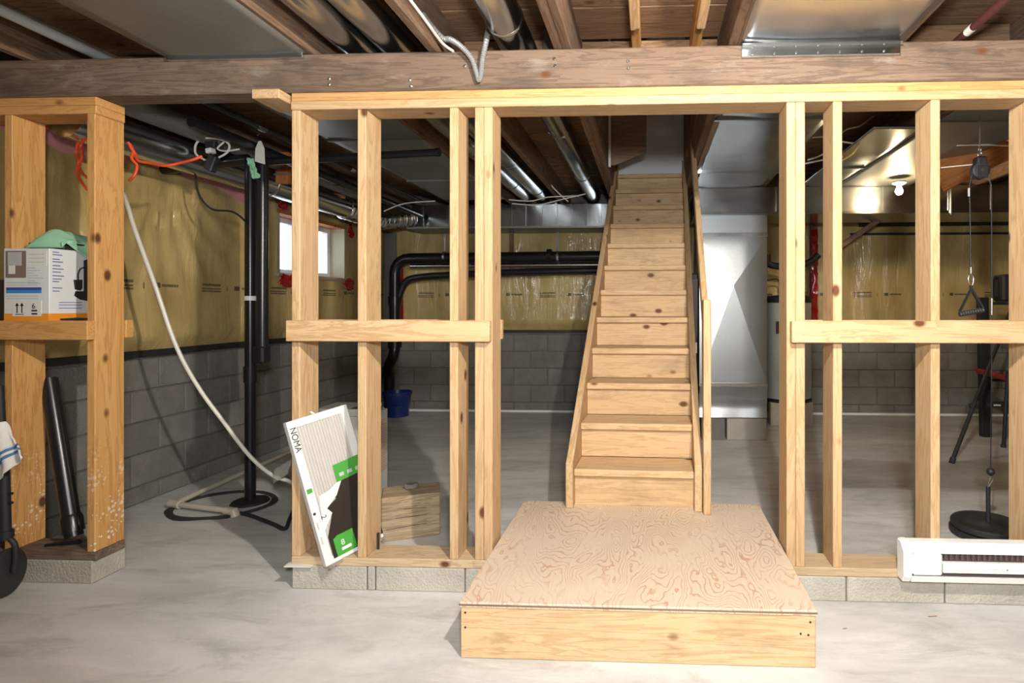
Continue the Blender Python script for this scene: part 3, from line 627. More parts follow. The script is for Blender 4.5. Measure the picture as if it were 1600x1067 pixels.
for z in (zz(470), zz(535), zz(400)):
    if z > 1.7: MB().tube([(ax(855, yd), yd, z), (ax(862, yd), yd, z)], r_+.01, 20).build('coupling', 'abs', ds, smooth=True)
    else: MB().tube([(xk, yd, z-.05), (xk, yd, z+.05)], r_+.012, 20).build('coupling', 'abs', ds, smooth=True)
MB().tube(spline([(xk+.02, yd, zz(480)), (xk+.06, yd, zz(458)), (ax(634, yd), yd, zz(441)), (ax(650, yd), yd, zz(434)), (ax(700, yd), yd, zz(430)), (ax(800, yd), yd, zz(426)), (.1, yd, zz(421))]), .04, 16).build('branch_pipe', 'abs', ds, smooth=True)
for px in (695, 872): 
    x = ax(px, yd); MB().tube([(x-.012, yd, zz(402)), (x+.012, yd, zz(402))], r_+.004, 20).build('strap', 'galv_bright', ds, smooth=True); bx('strap_hanger', (x-.01, yd-.004, zz(402)+.06), (x+.01, yd+.004, 2.08), 'galv_bright', ds)
tag(MB().tube([(ax(640, yd), 6.25, zz(415.5)), (.1, 6.25, zz(414))], .025, 14).build('metal_pipe', 'steel', smooth=True), 'thin bright metal pipe just below the thick black drain pipe', 'pipe')
o = board('wood_brace', (ax(799, 6.3), 6.30, zz(424)), (ax(799, 6.3), 6.30, 2.08), .045, .03, (1, 0, 0), 'joist_wood'); tag(o, 'narrow brown upright strip behind the black drain pipe', 'wood strip')
for px in (628,): 
    x = ax(px, 6.4); tag(board('red_strip', (x, 6.36, .96), (x, 6.36, zz(410)), .07, .02, (1, 0, 0), 'red_tape'), 'dark red taped strip behind the black drain stack', 'tape strip')
tag(board('grey_post', (ax(611, 6.4), 6.40, .96), (ax(611, 6.4), 6.40, 2.10), .13, .05, (1, 0, 0), 'galv_dull'), 'dull grey upright panel in the back corner behind the drain stack', 'panel')

# left utility stack
sx, sy = ax(391, 3.42), 3.42
us = thing('drain_stack', 'twin black upright pipes rising from the floor sump by the passage', 'pipe', (sx, sy, 0))
zt = EYE+(478-256)*3.52/870
MB().tube([(sx, sy, .0), (sx, sy, zt)], .031, 18).build('riser_pipe', 'abs', us, smooth=True)
x2 = ax(410, 3.42); z2 = EYE-(565-478)*3.52/870
MB().tube([(x2, sy, z2), (x2, sy, zt+.05)], .034, 18).build('second_pipe', 'abs', us, smooth=True)
bx('joint_box', (x2-.04, sy-.04, z2-.01), (x2+.03, sy+.04, z2+.10), 'abs', us, .012)
for z in (z2-.06, z2-.10, EYE+(478-466)*3.52/870): MB().tube([(sx, sy, z-.014), (sx, sy, z+.014)], .036, 18).build('clamp', 'steel' if z < 1.2 else 'white_plastic', us, smooth=True)
MB().tube([(sx, sy, z2-.13), (sx, sy, z2-.03)], .038, 18).build('rubber_coupling', 'abs', us, smooth=True)
pa = at(255, 264, Y=3.42); pb_ = at(388, 249, Y=3.42)
MB().tube([pa, pb_], .034, 16).build('side_pipe', 'abs', us, smooth=True)
pa = at(405, 253, Y=3.42); pb_ = at(686, 238, Y=3.42)
MB().tube([pa, pb_], .024, 16).build('cross_pipe', 'abs', us, smooth=True); MB().tube([pb_-Vector((.02, 0, 0)), pb_+Vector((.004, 0, 0))], .028, 16).build('end_cap', 'abs', us, smooth=True)
MB()._lathe(Vector((sx, sy, 0)), Vector((0, 0, 1)), [(.11, 0), (.10, .012), (.04, .02)], 24).build('floor_collar', 'black_matte', us, smooth=True)
# sump hole: a broken dark ring in the slab
b = MB(); n = 40; cx_, cy_ = ax(352, 3.36)-.01, 3.36
for i in range(n+1):
    a = 2*math.pi*i/n; wob = noise.noise(Vector((math.cos(a)*2, math.sin(a)*2, 0)))
    for r in (.235, .275+.018*wob): b.v.append(Vector((cx_+1.12*r*math.cos(a), cy_+r*math.sin(a)*.95, .003)))
    b.v.append(Vector((cx_+1.12*.255*math.cos(a), cy_+.25*math.sin(a)*.95, .016)))
b.f = [f for i in range(n) for f in ((i*3, i*3+2, i*3+5, i*3+3), (i*3+2, i*3+1, i*3+4, i*3+5))]
tag(b.build('sump_rim', 'hole_dark', smooth=True), 'dark round sump rim set in the floor around the black pipe', 'sump rim')
# PVC line
pv = thing('floor_pipe', 'beige plastic pipe with elbows lying on the floor by the left wall', 'pipe', tuple(at(272, 785, Z=0)))
e0 = at(272, 787, Z=.03); e1 = at(452, 706, Z=.03); e2 = at(364, 799, Z=.03)
MB().tube([e0, e1+(e1-e0)*.5], .0165, 12).build('long_run', 'pvc_beige', pv, smooth=True); MB().tube([e0, e2], .0165, 12).build('short_run', 'pvc_beige', pv, smooth=True)
d_ = (e2-e0).normalized(); MB().tube([e0-d_*.03, e0+d_*.05], .025, 12).build('elbow', 'pvc_beige', pv, smooth=True); MB().tube([e2-d_*.05, e2+d_*.012, e2+d_*.02-Vector((0, 0, .028))], .025, 12).build('elbow', 'pvc_beige', pv, smooth=True)
wire('hose', [at(366, 800, Z=.012), at(390, 805, Z=.012), at(425, 818, Z=.012), at(445, 826, Z=.012), at(452, 812, Z=.02), at(462, 790, Z=.03)], .011, 'black_matte', 'short black hose on the floor beside the sump', 'hose')
wire('water_hose', [at(172, 250, Y=3.0), at(196, 312, Y=2.95), at(212, 362, Y=2.92), at(242, 445, Y=2.92), at(275, 540, Y=2.95), at(310, 605, Y=3.0), at(350, 660, Y=3.05), at(390, 712, Y=3.1), at(425, 742, Y=3.15), at(452, 752, Y=3.2), at(466, 762, Y=3.35), at(474, 770, Z=.012)], .0105, 'pex', 'long cream plastic hose hanging across the passage to the floor', 'hose', k=8)
b = MB(); rnd = random.Random(4); c0 = at(437, 737, Y=3.12)
for i in range(9):
    for j in range(7):
        b.v.append(c0+Vector(((i/8-.5)*.10+.02*(j/6), .02*noise.noise(Vector((i*1.3, j*1.7, 0))), (j/6-.5)*.09+(i/8-.5)*.06+.02*noise.noise(Vector((i, j, 9))))))
b.f = [(i*7+j, (i+1)*7+j, (i+1)*7+j+1, i*7+j+1) for i in range(8) for j in range(6)]
tag(b.build('plastic_wrap', 'clear_film', smooth=True, solid=.001), 'scrap of clear plastic wrap caught on the cream hose', 'plastic wrap')
# cables at the left ceiling
wire('power_cable', [at(306, 262, Y=3.36), at(306, 285, Y=3.36), at(314, 310, Y=3.36), at(332, 327, Y=3.36), at(360, 330, Y=3.36), at(375, 338, Y=3.38), at(385, 348, Y=3.38)], .006, 'black_matte', 'thin black cable looping from the ceiling to the upright pipe', 'cable')
oc = thing('extension_cord', 'coiled orange extension cord hung on the short left partition', 'cord', tuple(at(205, 240, Y=2.6)))
for pts in ([(122, 222), (119, 240), (123, 252), (120, 270), (130, 288), (140, 300)], [(134, 215), (126, 228), (128, 245), (124, 262), (134, 276), (141, 280)], [(148, 205), (100, 198), (60, 200), (20, 196), (-10, 198)], [(200, 222), (208, 235), (206, 248), (214, 258), (210, 274), (202, 282)], [(203, 228), (212, 242), (216, 251), (235, 255), (258, 259), (280, 255), (300, 250), (316, 244)]):
    MB().tube(spline([at(x, y, Y=2.62+.012*(i % 2)) for i, (x, y) in enumerate(pts)]), .0065, 8).build('cord_strand', 'cord_red', oc, smooth=True)
pb2 = thing('power_block', 'black cable splitter with white cable loops below the left ducts', 'power strip', tuple(at(332, 255, Y=3.2)))
q = at(332, 255, Y=3.2); MB().obox(q, (.022, 0, -.012), (0, .025, 0), (.018, 0, .045)).build('adapter', 'black_matte', pb2, bevel=.006); q = at(331, 227, Y=3.2); MB().obox(q, (.03, 0, 0), (0, .02, 0), (0, 0, .02)).build('socket', 'black_matte', pb2, bevel=.005)
q = at(329, 236, Y=3.19); MB().obox(q, (.018, 0, .004), (0, .02, 0), (-.003, 0, .014)).build('plug', 'white_plastic', pb2, bevel=.003)
MB().tube(spline([at(x, y, Y=3.2) for x, y in ((320, 250), (306, 240), (307, 224), (320, 216), (345, 218), (358, 226), (355, 238), (342, 246))]), .006, 8).build('cable_loop', 'wire_white', pb2, smooth=True); MB().tube(spline([at(x, y, Y=3.2) for x, y in ((350, 222), (340, 232), (352, 236), (374, 233))]), .005, 8).build('cable_loop', 'wire_white', pb2, smooth=True)
def rag(name, label, cat, ctr, poly, mat, amp, seed, rx=1, thick=.004):
    b = MB(); n = 12
    for i in range(n+1):
        for j in range(n+1):
            u, v_ = i/n, j/n
            p = (1-u)*((1-v_)*Vector(poly[0])+v_*Vector(poly[3]))+u*((1-v_)*Vector(poly[1])+v_*Vector(poly[2]))
            b.v.append(p+Vector((noise.noise(Vector((u*4, v_*4, seed))), noise.noise(Vector((u*4, v_*4, seed+5))), noise.noise(Vector((u*4, v_*4, seed+9)))))*amp)
    b.f = [(i*(n+1)+j, (i+1)*(n+1)+j, (i+1)*(n+1)+j+1, i*(n+1)+j+1) for i in range(n) for j in range(n)]
    return tag(b.build(name, mat, smooth=True, solid=thick), label, cat)
rag('green_rag', 'small green plastic rag tied between the twin black pipes', 'rag', None, [at(384, 246, Y=3.36), at(396, 248, Y=3.36), at(406, 278, Y=3.36), at(397, 280, Y=3.36)], 'green_cloth', .02, 3)
tg = thing('paper_tag', 'pale paper tag hanging on wire atop the black pipes', 'tag', tuple(at(405, 255, Y=3.34)))
MB().prism([at(x, y, Y=3.34) for x, y in ((398, 252), (414, 257), (413, 232), (408, 220), (404, 220), (399, 232))], (0, .002, 0)).build('card', 'tag_white', tg); MB().tube(spline([at(405, 221, Y=3.34), at(402, 212, Y=3.34), at(406, 209, Y=3.34)]), .002, 6).build('wire_hook', 'steel', tg)
sp_ = thing('steel_pipe', 'thin dark steel pipe slung diagonally under the left joists', 'pipe', tuple(at(360, 200, Y=3.6)))
q0, q1 = Vector((-2.30, 2.56, 2.30)), Vector((-2.30, 5.6, 2.30)); MB().tube([q0, q1], .016, 12).build('pipe', 'iron', sp_, smooth=True); MB().tube([q0, q0+Vector((-.12, 0, .01))], .02, 12).build('elbow', 'abs', sp_, smooth=True)
for y in (3.2, 4.2): MB().tube([(-2.30, y-.03, 2.30), (-2.30, y+.03, 2.30)], .022, 12).build('fitting', 'steel', sp_, smooth=True)
sp_ = thing('steel_pipe', 'grey steel pipe above the beam at the upper left corner', 'pipe', (-2.6, 2, 2.4)); MB().tube([(-2.55, 1.0, 2.42), (-2.55, 2.62, 2.40)], .022, 14).build('pipe', 'grey_steel', sp_, smooth=True); MB().tube([(-2.55, 1.9, 2.408), (-2.55, 1.98, 2.407)], .028, 14).build('coupling', 'iron', sp_, smooth=True)
sp_ = thing('steel_pipe', 'long black pipe running beside the large round left duct', 'pipe', (-2.45, 4, 2.2)); MB().tube([(-2.47, 2.9, 2.24), (-2.47, 5.9, 2.222)], .03, 14).build('pipe', 'abs', sp_, smooth=True); MB().tube([(-2.47, 4.3, 2.232), (-2.47, 4.4, 2.231)], .038, 14).build('coupling', 'abs', sp_, smooth=True)
for (px, py0, py1, w_, Y, lb) in ((443, 259, 287, 20, 3.9, 'orange brown wood block hung under the joists left of the first stud'), (531, 295, 318, 14, 4.9, 'orange brown wood block hung beyond the second stud gap')):
    a, c_ = at(px-w_/2, py1, Y=Y), at(px+w_/2, py0, Y=Y); tb = thing('hanger_block', lb, 'wood block', ((a.x+c_.x)/2, Y, a.z)); board('block', ((a.x+c_.x)/2, Y, a.z), ((a.x+c_.x)/2, Y, ZJ-.002), c_.x-a.x, .04, (1, 0, 0), 'orange_wood', tb); bx('metal_strap', (a.x-.01, Y-.024, (a.z+c_.z)/2-.008), (c_.x+.01, Y-.0205, (a.z+c_.z)/2+.004), 'galv_dull', tb)

# ------------------------------------------------------------------ beam top details
cd = wire('armoured_cable', [at(660, 22, Y=2.2), at(690, 58, Y=2.34), at(705, 62, Y=2.335), at(722, 74, Y=2.335), at(737, 92, Y=2.345), at(744, 112, Y=2.35), at(748.5, 125, Y=2.35), at(752, 112, Y=2.35), at(754, 92, Y=2.345), at(760, 62, Y=2.34), at(763, 44, Y=2.42), at(768, 10, Y=2.2)], .011, 'conduit', 'grey armoured cable hanging in a V over the beam', 'cable', k=16, n=12)
wire('white_cable', [at(632, -12, Z=2.335), at(662, 28, Z=2.335), at(690, 66, Z=2.338), at(708, 80, Z=2.345)], .006, 'wire_white', 'white cable stapled along the joist left of the grey armoured loop', 'cable')
rpx = thing('red_pipe', 'dark red steel pipe crossing the joists at the upper right corner', 'pipe', tuple(at(1545, 35, Y=2.2)))
q0, q1 = at(1498, 73, Y=2.42), at(1600, -12, Y=1.95); q0.z += .03; q1.z += .03; d_ = (q1-q0); MB().tube([q0-d_*.5, q1], .016, 12).build('pipe', 'rust_pipe', rpx, smooth=True); MB().tube([q0+d_*.16, q0+d_*.27], .0165, 12).build('sticker', 'tag_white', rpx, smooth=True)
q = Vector((JX['G']-.03, 2.25, 2.42)); 
tag(board('joist_brace', (JX['G']-.05, 1.6, 2.40), (JX['G']-.05, 2.37, 2.40), .16, .04, (0, 0, 1), 'old_timber'), 'pale grey timber doubled onto the joist at the upper right corner', 'timber')

# ------------------------------------------------------------------ lamps
def lamp(name, label, p, mat, plate=.055):
    t = thing(name, label, 'lamp', tuple(p)); 
    MB()._lathe(p+Vector((0, 0, .055)), Vector((0, 0, 1)), [(.03, 0), (plate, .015), (plate, .03)], 24).build('lamp_holder', 'white_enamel', t, smooth=True)
    MB()._lathe(p, Vector((0, 0, 1)), [(.004, -.03), (.018, -.026), (.027, -.012), (.030, .0), (.027, .016), (.018, .034), (.014, .055)], 20).build('bulb', mat, t, smooth=True)
    return t
lamp('ceiling_lamp', 'bare glowing bulb in a white holder before the right trunk duct', at(1405, 299, Y=4.85), 'bulb_rear')
lamp('ceiling_lamp', 'bare bulb in a white holder under the joists of the front room', Vector((.372, .72, 2.255)), 'bulb_front')

# ------------------------------------------------------------------ right room details
xq = at(1420, 207, Y=3.2)
tag(board('wood_strip', at(1312, 385, Y=5.7), at(1382, 338, Y=5.7), .05, .03, (0, 0, 1), 'joist_wood'), 'diagonal brown wood strip below the trunk duct right of the jamb', 'wood strip')
q0, q1 = at(1462, 276, Y=4.3), at(1600, 205, Y=4.0)
tag(board('lamplit_joist', q0, q1, .26, .038, (0, 0, 1), 'orange_wood'), 'joist coloured lamp-lit orange slanting behind the black pulley', 'board')  # joist; its orange colour paints in the glow of the lamp
tag(MB().tube([(ax(1345, 6.3), 6.33, zz(354, 6.33)), (XR-.1, 6.33, zz(352, 6.33))], .035, 12).build('black_pipe', 'abs', smooth=True), 'black pipe under the trunk duct along the right back wall', 'pipe')
tag(bx('black_strip', (ax(1330, 6.35), 6.36, zz(371, 6.36)), (XR-.1, 6.385, zz(368, 6.36)), 'black_matte'), 'thin black strip across the right back insulation', 'strip')
for pts, mt, lb in (([(1262, 250), (1290, 238), (1318, 205), (1345, 196), (1376, 172)], 'wire_white', 'white cable curving up behind the first right stud'),
                    ([(1256, 216), (1290, 214), (1320, 222), (1362, 226)], 'wire_white', 'white cable running level between the first two right studs'),
                    ([(1310, 254), (1332, 240), (1350, 218), (1376, 215)], 'wire_yellow', 'yellow cable bending between the first two right studs'),
                    ([(1256, 256), (1285, 250), (1316, 245)], 'wire_white', 'lower white cable beside the right door jamb'),
                    ([(1495, 227), (1535, 226), (1580, 228)], 'wire_white', 'white cable level behind the pulley wire'),
                    ([(1512, 217), (1545, 217), (1580, 219)], 'wire_yellow', 'yellow cable level behind the pulley wire'),
                    ([(1534, 206), (1556, 213), (1580, 221)], 'wire_white', 'white cable slanting beside the pulley wire'),
                    ([(1470, 262), (1500, 259), (1522, 257)], 'wire_white', 'thin white cord running into the pulley from the stud')):
    wire('cable', [at(x, y, Y=3.16 if 'into the pulley' in lb else 3.9) for x, y in pts], .006 if 'thin' not in lb else .003, mt, lb)
for pts, lb in (([(795, 312), (830, 314), (856, 308), (905, 306)], 'white cable strung below the ducts left of the stairs'), ([(800, 318), (840, 320), (880, 311), (915, 303)], 'second white cable strung lower below the ducts left of the stairs'), ([(790, 190), (815, 220), (840, 252), (862, 290), (888, 315)], 'white cable stapled down the joist left of the stairs'), ([(600, 330), (632, 318), (680, 314)], 'grey cable slung under the joists beyond the second stud')):
    wire('cable', [at(x, y, Y=5.2) for x, y in pts], .006, 'wire_white', lb)

# pulley gym
gy = 3.1
pg = thing('pulley', 'black cable pulley hung from a hook behind the right studs', 'pulley', tuple(at(1531, 265, Y=gy)))
c_ = at(1531, 267, Y=gy)
MB()._lathe(c_+Vector((0, -.02, 0)), Vector((0, 1, 0)), [(.038, 0), (.046, .004), (.036, .02), (.046, .036), (.038, .04)], 28).build('wheel', 'black_matte', pg, smooth=True)
MB()._lathe(c_+Vector((0, -.03, 0)), Vector((0, 1, 0)), [(.009, 0), (.009, .06)], 14).build('axle', 'steel', pg, smooth=True)
MB().obox(c_+Vector((0, 0, .045)), (.026, 0, 0), (0, .03, 0), (0, 0, .03)).build('housing', 'black_matte', pg, bevel=.008)
for dy in (-.024, .024): MB().obox(c_+Vector((0, dy, .0)), (.03, 0, 0), (0, .003, 0), (0, 0, .04)).build('cheek', 'black_matte', pg, bevel=.003)
for k in range(2): MB().tube([c_+Vector((.010*math.cos(a)*(1-k), .010*math.cos(a)*k, .092+.024*k+.014*math.sin(a))) for a in [i*math.pi/6 for i in range(13)]], .003, 8).build('chain_link', 'steel', pg, smooth=True)
MB().tube([c_+Vector((0, 0, .128)), c_+Vector((0, 0, .30))], .0035, 8).build('hook_wire', 'steel', pg, smooth=True)
ga = thing('exercise_handle', 'black ribbed exercise handle hanging from a chrome carabiner', 'exercise handle', tuple(at(1518, 490, Y=gy)))
pA = lambda x, y: at(x, y, Y=gy)
MB().tube([pA(1520, 268), pA(1515, 288), pA(1516, 350), pA(1516.5, 418)], .003, 8).build('cable', 'black_matte', ga, smooth=True); MB().tube([pA(1514, 294), pA(1514, 307)], .006, 8).build('cable_sleeve', 'conduit', ga, smooth=True)
MB().tube(spline([pA(1517, 417), pA(1517, 427), pA(1514, 431), pA(1513, 437), pA(1516, 446), pA(1519, 446), pA(1521, 437), pA(1520, 431), pA(1517, 427)]), .003, 8).build('carabiner', 'steel', ga, smooth=True)
for a_, b_ in (((1517, 452), (1500, 486)), ((1518, 452), (1535, 481))): MB().obox((pA(*a_)+pA(*b_))/2, (pA(*b_)-pA(*a_))/2, (0, .012, 0), (.0035, 0, .002)).build('strap', 'black_fab', ga)
MB().tube([pA(1517, 446), pA(1517, 458)], .008, 8).build('strap_loop', 'black_fab', ga, smooth=True)
h0, h1 = pA(1499, 491), pA(1537, 484); prof = []; L_ = (h1-h0).length
for i in range(21): prof.append((.0125+(.003 if i % 2 else 0), L_*i/20))
MB()._lathe(h0, (h1-h0).normalized(), prof, 16).build('grip', 'rubber', ga, smooth=True)
gw = thing('weight_stack', 'oval black weight plates on a pin hanging from the pulley cable', 'weight', tuple(at(1546, 830, Z=0)))
MB().tube([pA(1542, 268), pA(1549, 290), pA(1550, 480), pA(1549, 600), pA(1548, 732)], .003, 8).build('cable', 'black_matte', gw, smooth=True)
MB().tube([pA(1549.5, 466), pA(1549.5, 492)], .005, 8).build('cable_sleeve', 'steel', gw, smooth=True)
q = pA(1548, 737); MB()._lathe(q-Vector((0, 0, .022)), Vector((0, 0, 1)), [(.004, 0), (.014, .006), (.021, .018), (.021, .026), (.014, .038), (.004, .044)], 18).build('stopper_ball', 'black_matte', gw, smooth=True)
MB().tube(spline([pA(1548, 744), pA(1551, 749), pA(1547, 756), pA(1543, 762), pA(1545, 752), pA(1548, 744)]), .003, 8).build('carabiner', 'steel', gw, smooth=True)
wx, wy = pA(1544, 800).x, gy
MB().tube([(wx, wy, .04), (wx, wy, pA(1544, 760).z)], .011, 12).build('loading_pin', 'black_matte', gw, smooth=True)
for k, r in ((0, .185), (1, .178)):
    b = MB()._lathe(Vector((wx, wy, .004+.036*k)), Vector((0, 0, 1)), [(r-.008, 0), (r, .006), (r, .028), (r-.006, .034), (r-.03, .034), (r-.04, .028), (.05, .028), (.04, .035), (.016, .035)], 40); b.build('plate', 'iron' if False else 'black_matte', gw, smooth=True)
bn = thing('weight_bench', 'black framed weight bench with red seat pad in the far right room', 'bench', tuple(at(1540, 690, Z=0)))
b0 = at(1540, 682, Z=0); yb = b0.y
board('upright', (b0.x, yb, 0), (b0.x-.03, yb, EYE-(528-478)*(yb+.1)/870+.4), .09, .06, (1, 0, 0), 'black_matte', bn, .004)
f0 = at(1487, 722, Z=.01); f1 = at(1566, 520, Y=f0.y+.5)
MB().tube([f0, f1+(f1-f0)*.6], .016, 12).build('brace_tube', 'black_matte', bn, smooth=True); MB().tube([f0-Vector((0, 0, .008)), f0+(f1-f0).normalized()*.04], .022, 12).build('foot_cap', 'rubber', bn, smooth=True)
l0 = at(1568, 699, Z=0); l1 = at(1575, 580, Y=l0.y); MB().tube([l0+Vector((0, 0, .002)), l1], .016, 12).build('leg', 'black_matte', bn, smooth=True); MB().tube([l0+Vector((0, 0, .001)), l0+Vector((0, 0, .025))], .022, 12).build('foot_cap', 'rubber', bn, smooth=True)
c0, c1 = at(1536, 594, Y=yb-.05), at(1600, 594, Y=yb-.3); MB().tube([c0, c1], .014, 10).build('cross_tube', 'black_matte', bn, smooth=True)
c0, c1 = at(1543, 632, Y=yb-.05), at(1600, 632, Y=yb-.3); board('cross_bar', c0, c1, .05, .04, (0, 0, 1), 'black_matte', bn); q = at(1558, 633, Y=yb-.16); MB().obox(q, (.03, 0, 0), (0, .003, 0), (0, 0, .008)).build('sticker', 'tag_white', bn)
q = at(1519, 633, Z=.32); MB().obox(at(1521, 634, Y=f0.y+.22), (.03, 0, 0), (0, .02, 0), (0, 0, .02)).build('clamp', 'black_matte', bn, bevel=.006)
s0 = at(1550, 580, Y=yb-.4); MB().prism([s0, s0+Vector((.55, 0, -.14)), s0+Vector((.55, 0, -.20)), s0+Vector((.02, 0, -.05))], (0, .28, 0)).build('seat_pad', 'red_pad', bn, bevel=.01)
jg = thing('black_jug', 'black square jug with handle seen beside the last right stud', 'jug', tuple(at(1570, 470, Y=4.6)))
q = at(1573, 450, Y=4.6); MB().obox(q, (.07, 0, 0), (0, .07, 0), (0, 0, .108)).build('body', 'black_matte', jg, bevel=.015); MB().tube(spline([q+Vector((-.07, 0, .08)), q+Vector((-.105, 0, .075)), q+Vector((-.11, 0, 0)), q+Vector((-.105, 0, -.07)), q+Vector((-.07, 0, -.08))]), .011, 10).build('handle', 'black_matte', jg, smooth=True)
sh = thing('wall_shelf', 'dark shelf bracket holding the black jug on the far wall', 'shelf', tuple(q+Vector((0, .2, -.15)))); bx('shelf_board', (q.x-.05, 4.5, q.z-.135), (q.x+.9, 4.72, q.z-.11), 'black_matte', sh, .003); bx('bracket', (q.x+.5, 4.6, 0), (q.x+.54, 4.64, q.z-.136), 'black_matte', sh)

# baseboard heater
hx0 = ax(1412, 2.315); hz0, hz1 = .117, .274; hy0, hy1 = 2.31, 2.341; hxe = 2.3
ht = thing('baseboard_heater', 'long white electric baseboard heater fixed low on the right studs', 'heater', ((hx0+hxe)/2, 2.34, hz0))
hb = YW-.001
bx('back_plate', (hx0+.01, hb-.012, hz0), (hxe, hb, hz1), 'white_enamel', ht)
MB().prism([(hx0, hb, hz0-.004), (hx0, hb, hz1+.004), (hx0, hb-.035, hz1+.004), (hx0, hb-.068, hz1-.03), (hx0, hb-.068, hz0+.028), (hx0, hb-.05, hz0-.004)], (.034, 0, 0)).build('end_cap', 'white_enamel', ht, bevel=.005, seg=2)
MB().prism([(hx0+.034, hb-.012, hz1), (hx0+.034, hb-.04, hz1), (hx0+.034, hb-.066, hz1-.028), (hx0+.034, hb-.066, hz1-.036), (hx0+.034, hb-.060, hz1-.036), (hx0+.034, hb-.012, hz1-.01)], (hxe-hx0-.034, 0, 0)).build('top_cover', 'white_enamel', ht)
bx('junction_cover', (hx0+.036, hb-.069, hz0+.03), (hx0+.155, hb-.02, hz1-.037), 'white_enamel', ht, .008)
bx('heating_recess', (hx0+.155, hb-.030, hz0+.012), (hxe, hb-.0125, hz1-.03), 'heater_dark', ht)
for i in range(26): bx('fin', (hx0+.17+i*.022, hb-.052, hz1-.068), (hx0+.172+i*.022, hb-.031, hz1-.042), 'heater_dark', ht)
hfp = bx('front_panel', (hx0+.157, hb-.066, hz0+.042), (hxe, hb-.058, hz1-.074), 'white_enamel', ht, .003); bx('panel_lip', (hx0+.157, hb-.058, hz1-.080), (hxe, hb-.045, hz1-.074), 'white_enamel', ht)
MB().prism([(hx0+.034, hb-.012, hz0), (hx0+.034, hb-.055, hz0), (hx0+.034, hb-.064, hz0+.026), (hx0+.034, hb-.058, hz0+.026), (hx0+.034, hb-.012, hz0+.008)], (hxe-hx0-.034, 0, 0)).build('bottom_rail', 'white_enamel', ht)
q = at(1560, 891, Y=hb-.067); bx('print_mark', (q.x-.02, hb-.0665, q.z-.001), (q.x, hb-.066, q.z+.001), 'ink_grey', hfp); bx('print_mark', (q.x+.012, hb-.0665, q.z-.001), (q.x+.022, hb-.066, q.z+.001), 'ink_grey', hfp); MB().prism([(q.x+.032, hb-.0665, q.z+.003), (q.x+.04, hb-.0665, q.z+.003), (q.x+.036, hb-.0665, q.z-.004)], (0, .0005, 0)).build('print_mark', 'ink', hfp)

# ------------------------------------------------------------------ boxed pump etc. on the short partition
ZR = zr+.0425
bxo = thing('pump_box', 'printed sump pump carton standing on the short left partition rail', 'box', (-2.72, 2.36, ZR))
yb0 = 2.345; x0b, xm = -2.863, ax(77, 2.345); Ht = at(40, 388, Y=yb0).z
ct = bx('carton', (x0b, yb0, ZR), (xm, 2.57, Ht), 'cardboard_white', bxo, .002)
e_ = .0012
def pr(nm, pxa, pya, pxb, pyb, mt, lift=1):
    if pxa < 77:
        a = at(pxa, pya, Y=yb0); c = at(pxb, pyb, Y=yb0); return bx(nm, (a.x, yb0-e_*lift, c.z), (min(c.x, xm-.002), yb0+.001, a.z), mt, ct)
    a = at(pxa, pya, X=xm); c = at(pxb, pyb, X=xm); h = a.z-at(pxa, pyb, X=xm).z; return bx(nm, (xm-.001, a.y, a.z-h), (xm+e_*lift, min(c.y, 2.568), a.z), mt, ct)
bx('orange_band', (x0b+.002, yb0-e_, ZR), (xm-.001, yb0+.001, ZR+.032), 'box_orange', ct); bx('orange_band', (xm-.001, yb0+.001, ZR), (xm+e_, 2.568, ZR+.032), 'box_orange', ct)
pr('printed_photo', 9, 392, 41, 434, 'photo_brown'); pr('photo_window', 13, 394, 34, 415, 'ink_grey', 2); pr('photo_tank', 14, 415, 24, 428, 'cardboard_white', 2)
pr('blue_band', 10, 449, 65, 453, 'ink_blue'); pr('blue_band', 10, 453, 65, 458, 'ink_sky'); pr('diagram_panel', 43, 393, 73, 415, 'paper_white')
for y in (418, 422, 426, 430, 434, 438, 442): pr('text_line', 43, y, 50+((y*7) % 20), y+1, 'ink_grey')
for y in (397, 403, 409): pr('diagram_line', 46, y, 70, y+.8, 'ink_grey', 2)
for i, y in enumerate((393, 397, 404, 408, 414, 419, 424, 430, 435, 439, 449, 454)): pr('text_line', 82, y, 92+((i*5) % 9), y+1.3, 'ink_blue')
for y in (441, 445, 462, 466): pr('text_line', 10, y, 60, y+.8, 'ink_grey')
for y in (472, 476, 481): pr('text_line', 92, y, 128, y+.9, 'ink_blue')
pr('arrow_label', 20, 470, 65, 494, 'paper_white', 1.5)
yy_ = yb0-2*e_
for px in (26.5, 34):
    a = at(px-.8, 476, Y=yy_); c = at(px+.8, 489, Y=yy_); bx('arrow_stem', (a.x, yy_, c.z), (c.x, yy_+.001, a.z), 'ink', ct); MB().prism([at(px-3, 478, Y=yy_), at(px+3, 478, Y=yy_), at(px, 473, Y=yy_)], (0, .001, 0)).build('arrow_head', 'ink', ct)
a = at(24, 490.5, Y=yy_); c = at(37, 491.7, Y=yy_); bx('arrow_bar', (a.x, yy_, c.z), (c.x, yy_+.001, a.z), 'ink', ct)
q = at(49.5, 482, Y=yy_); text('numeral', '6', .034, Matrix.Translation(q) @ Matrix.Rotation(math.pi/2, 4, 'X'), 'ink', ct)
for y in (484, 489): a = at(49, y, Y=yy_); c = at(58, y+2.6, Y=yy_); bx('block_mark', (a.x, yy_, c.z), (c.x, yy_+.001, a.z), 'ink', ct)
pp = lambda x, y: at(x, y, X=xm+e_)
for poly in ([(116, 462), (125, 468), (140, 471), (140, 455), (118, 455)], [(131, 407), (137, 405), (137, 455), (131, 455)], [(115, 437), (129, 437), (129, 450), (126, 454), (117, 452)]): MB().prism([pp(*p_) for p_ in poly], (-.001, 0, 0)).build('pump_picture', 'ink', ct)
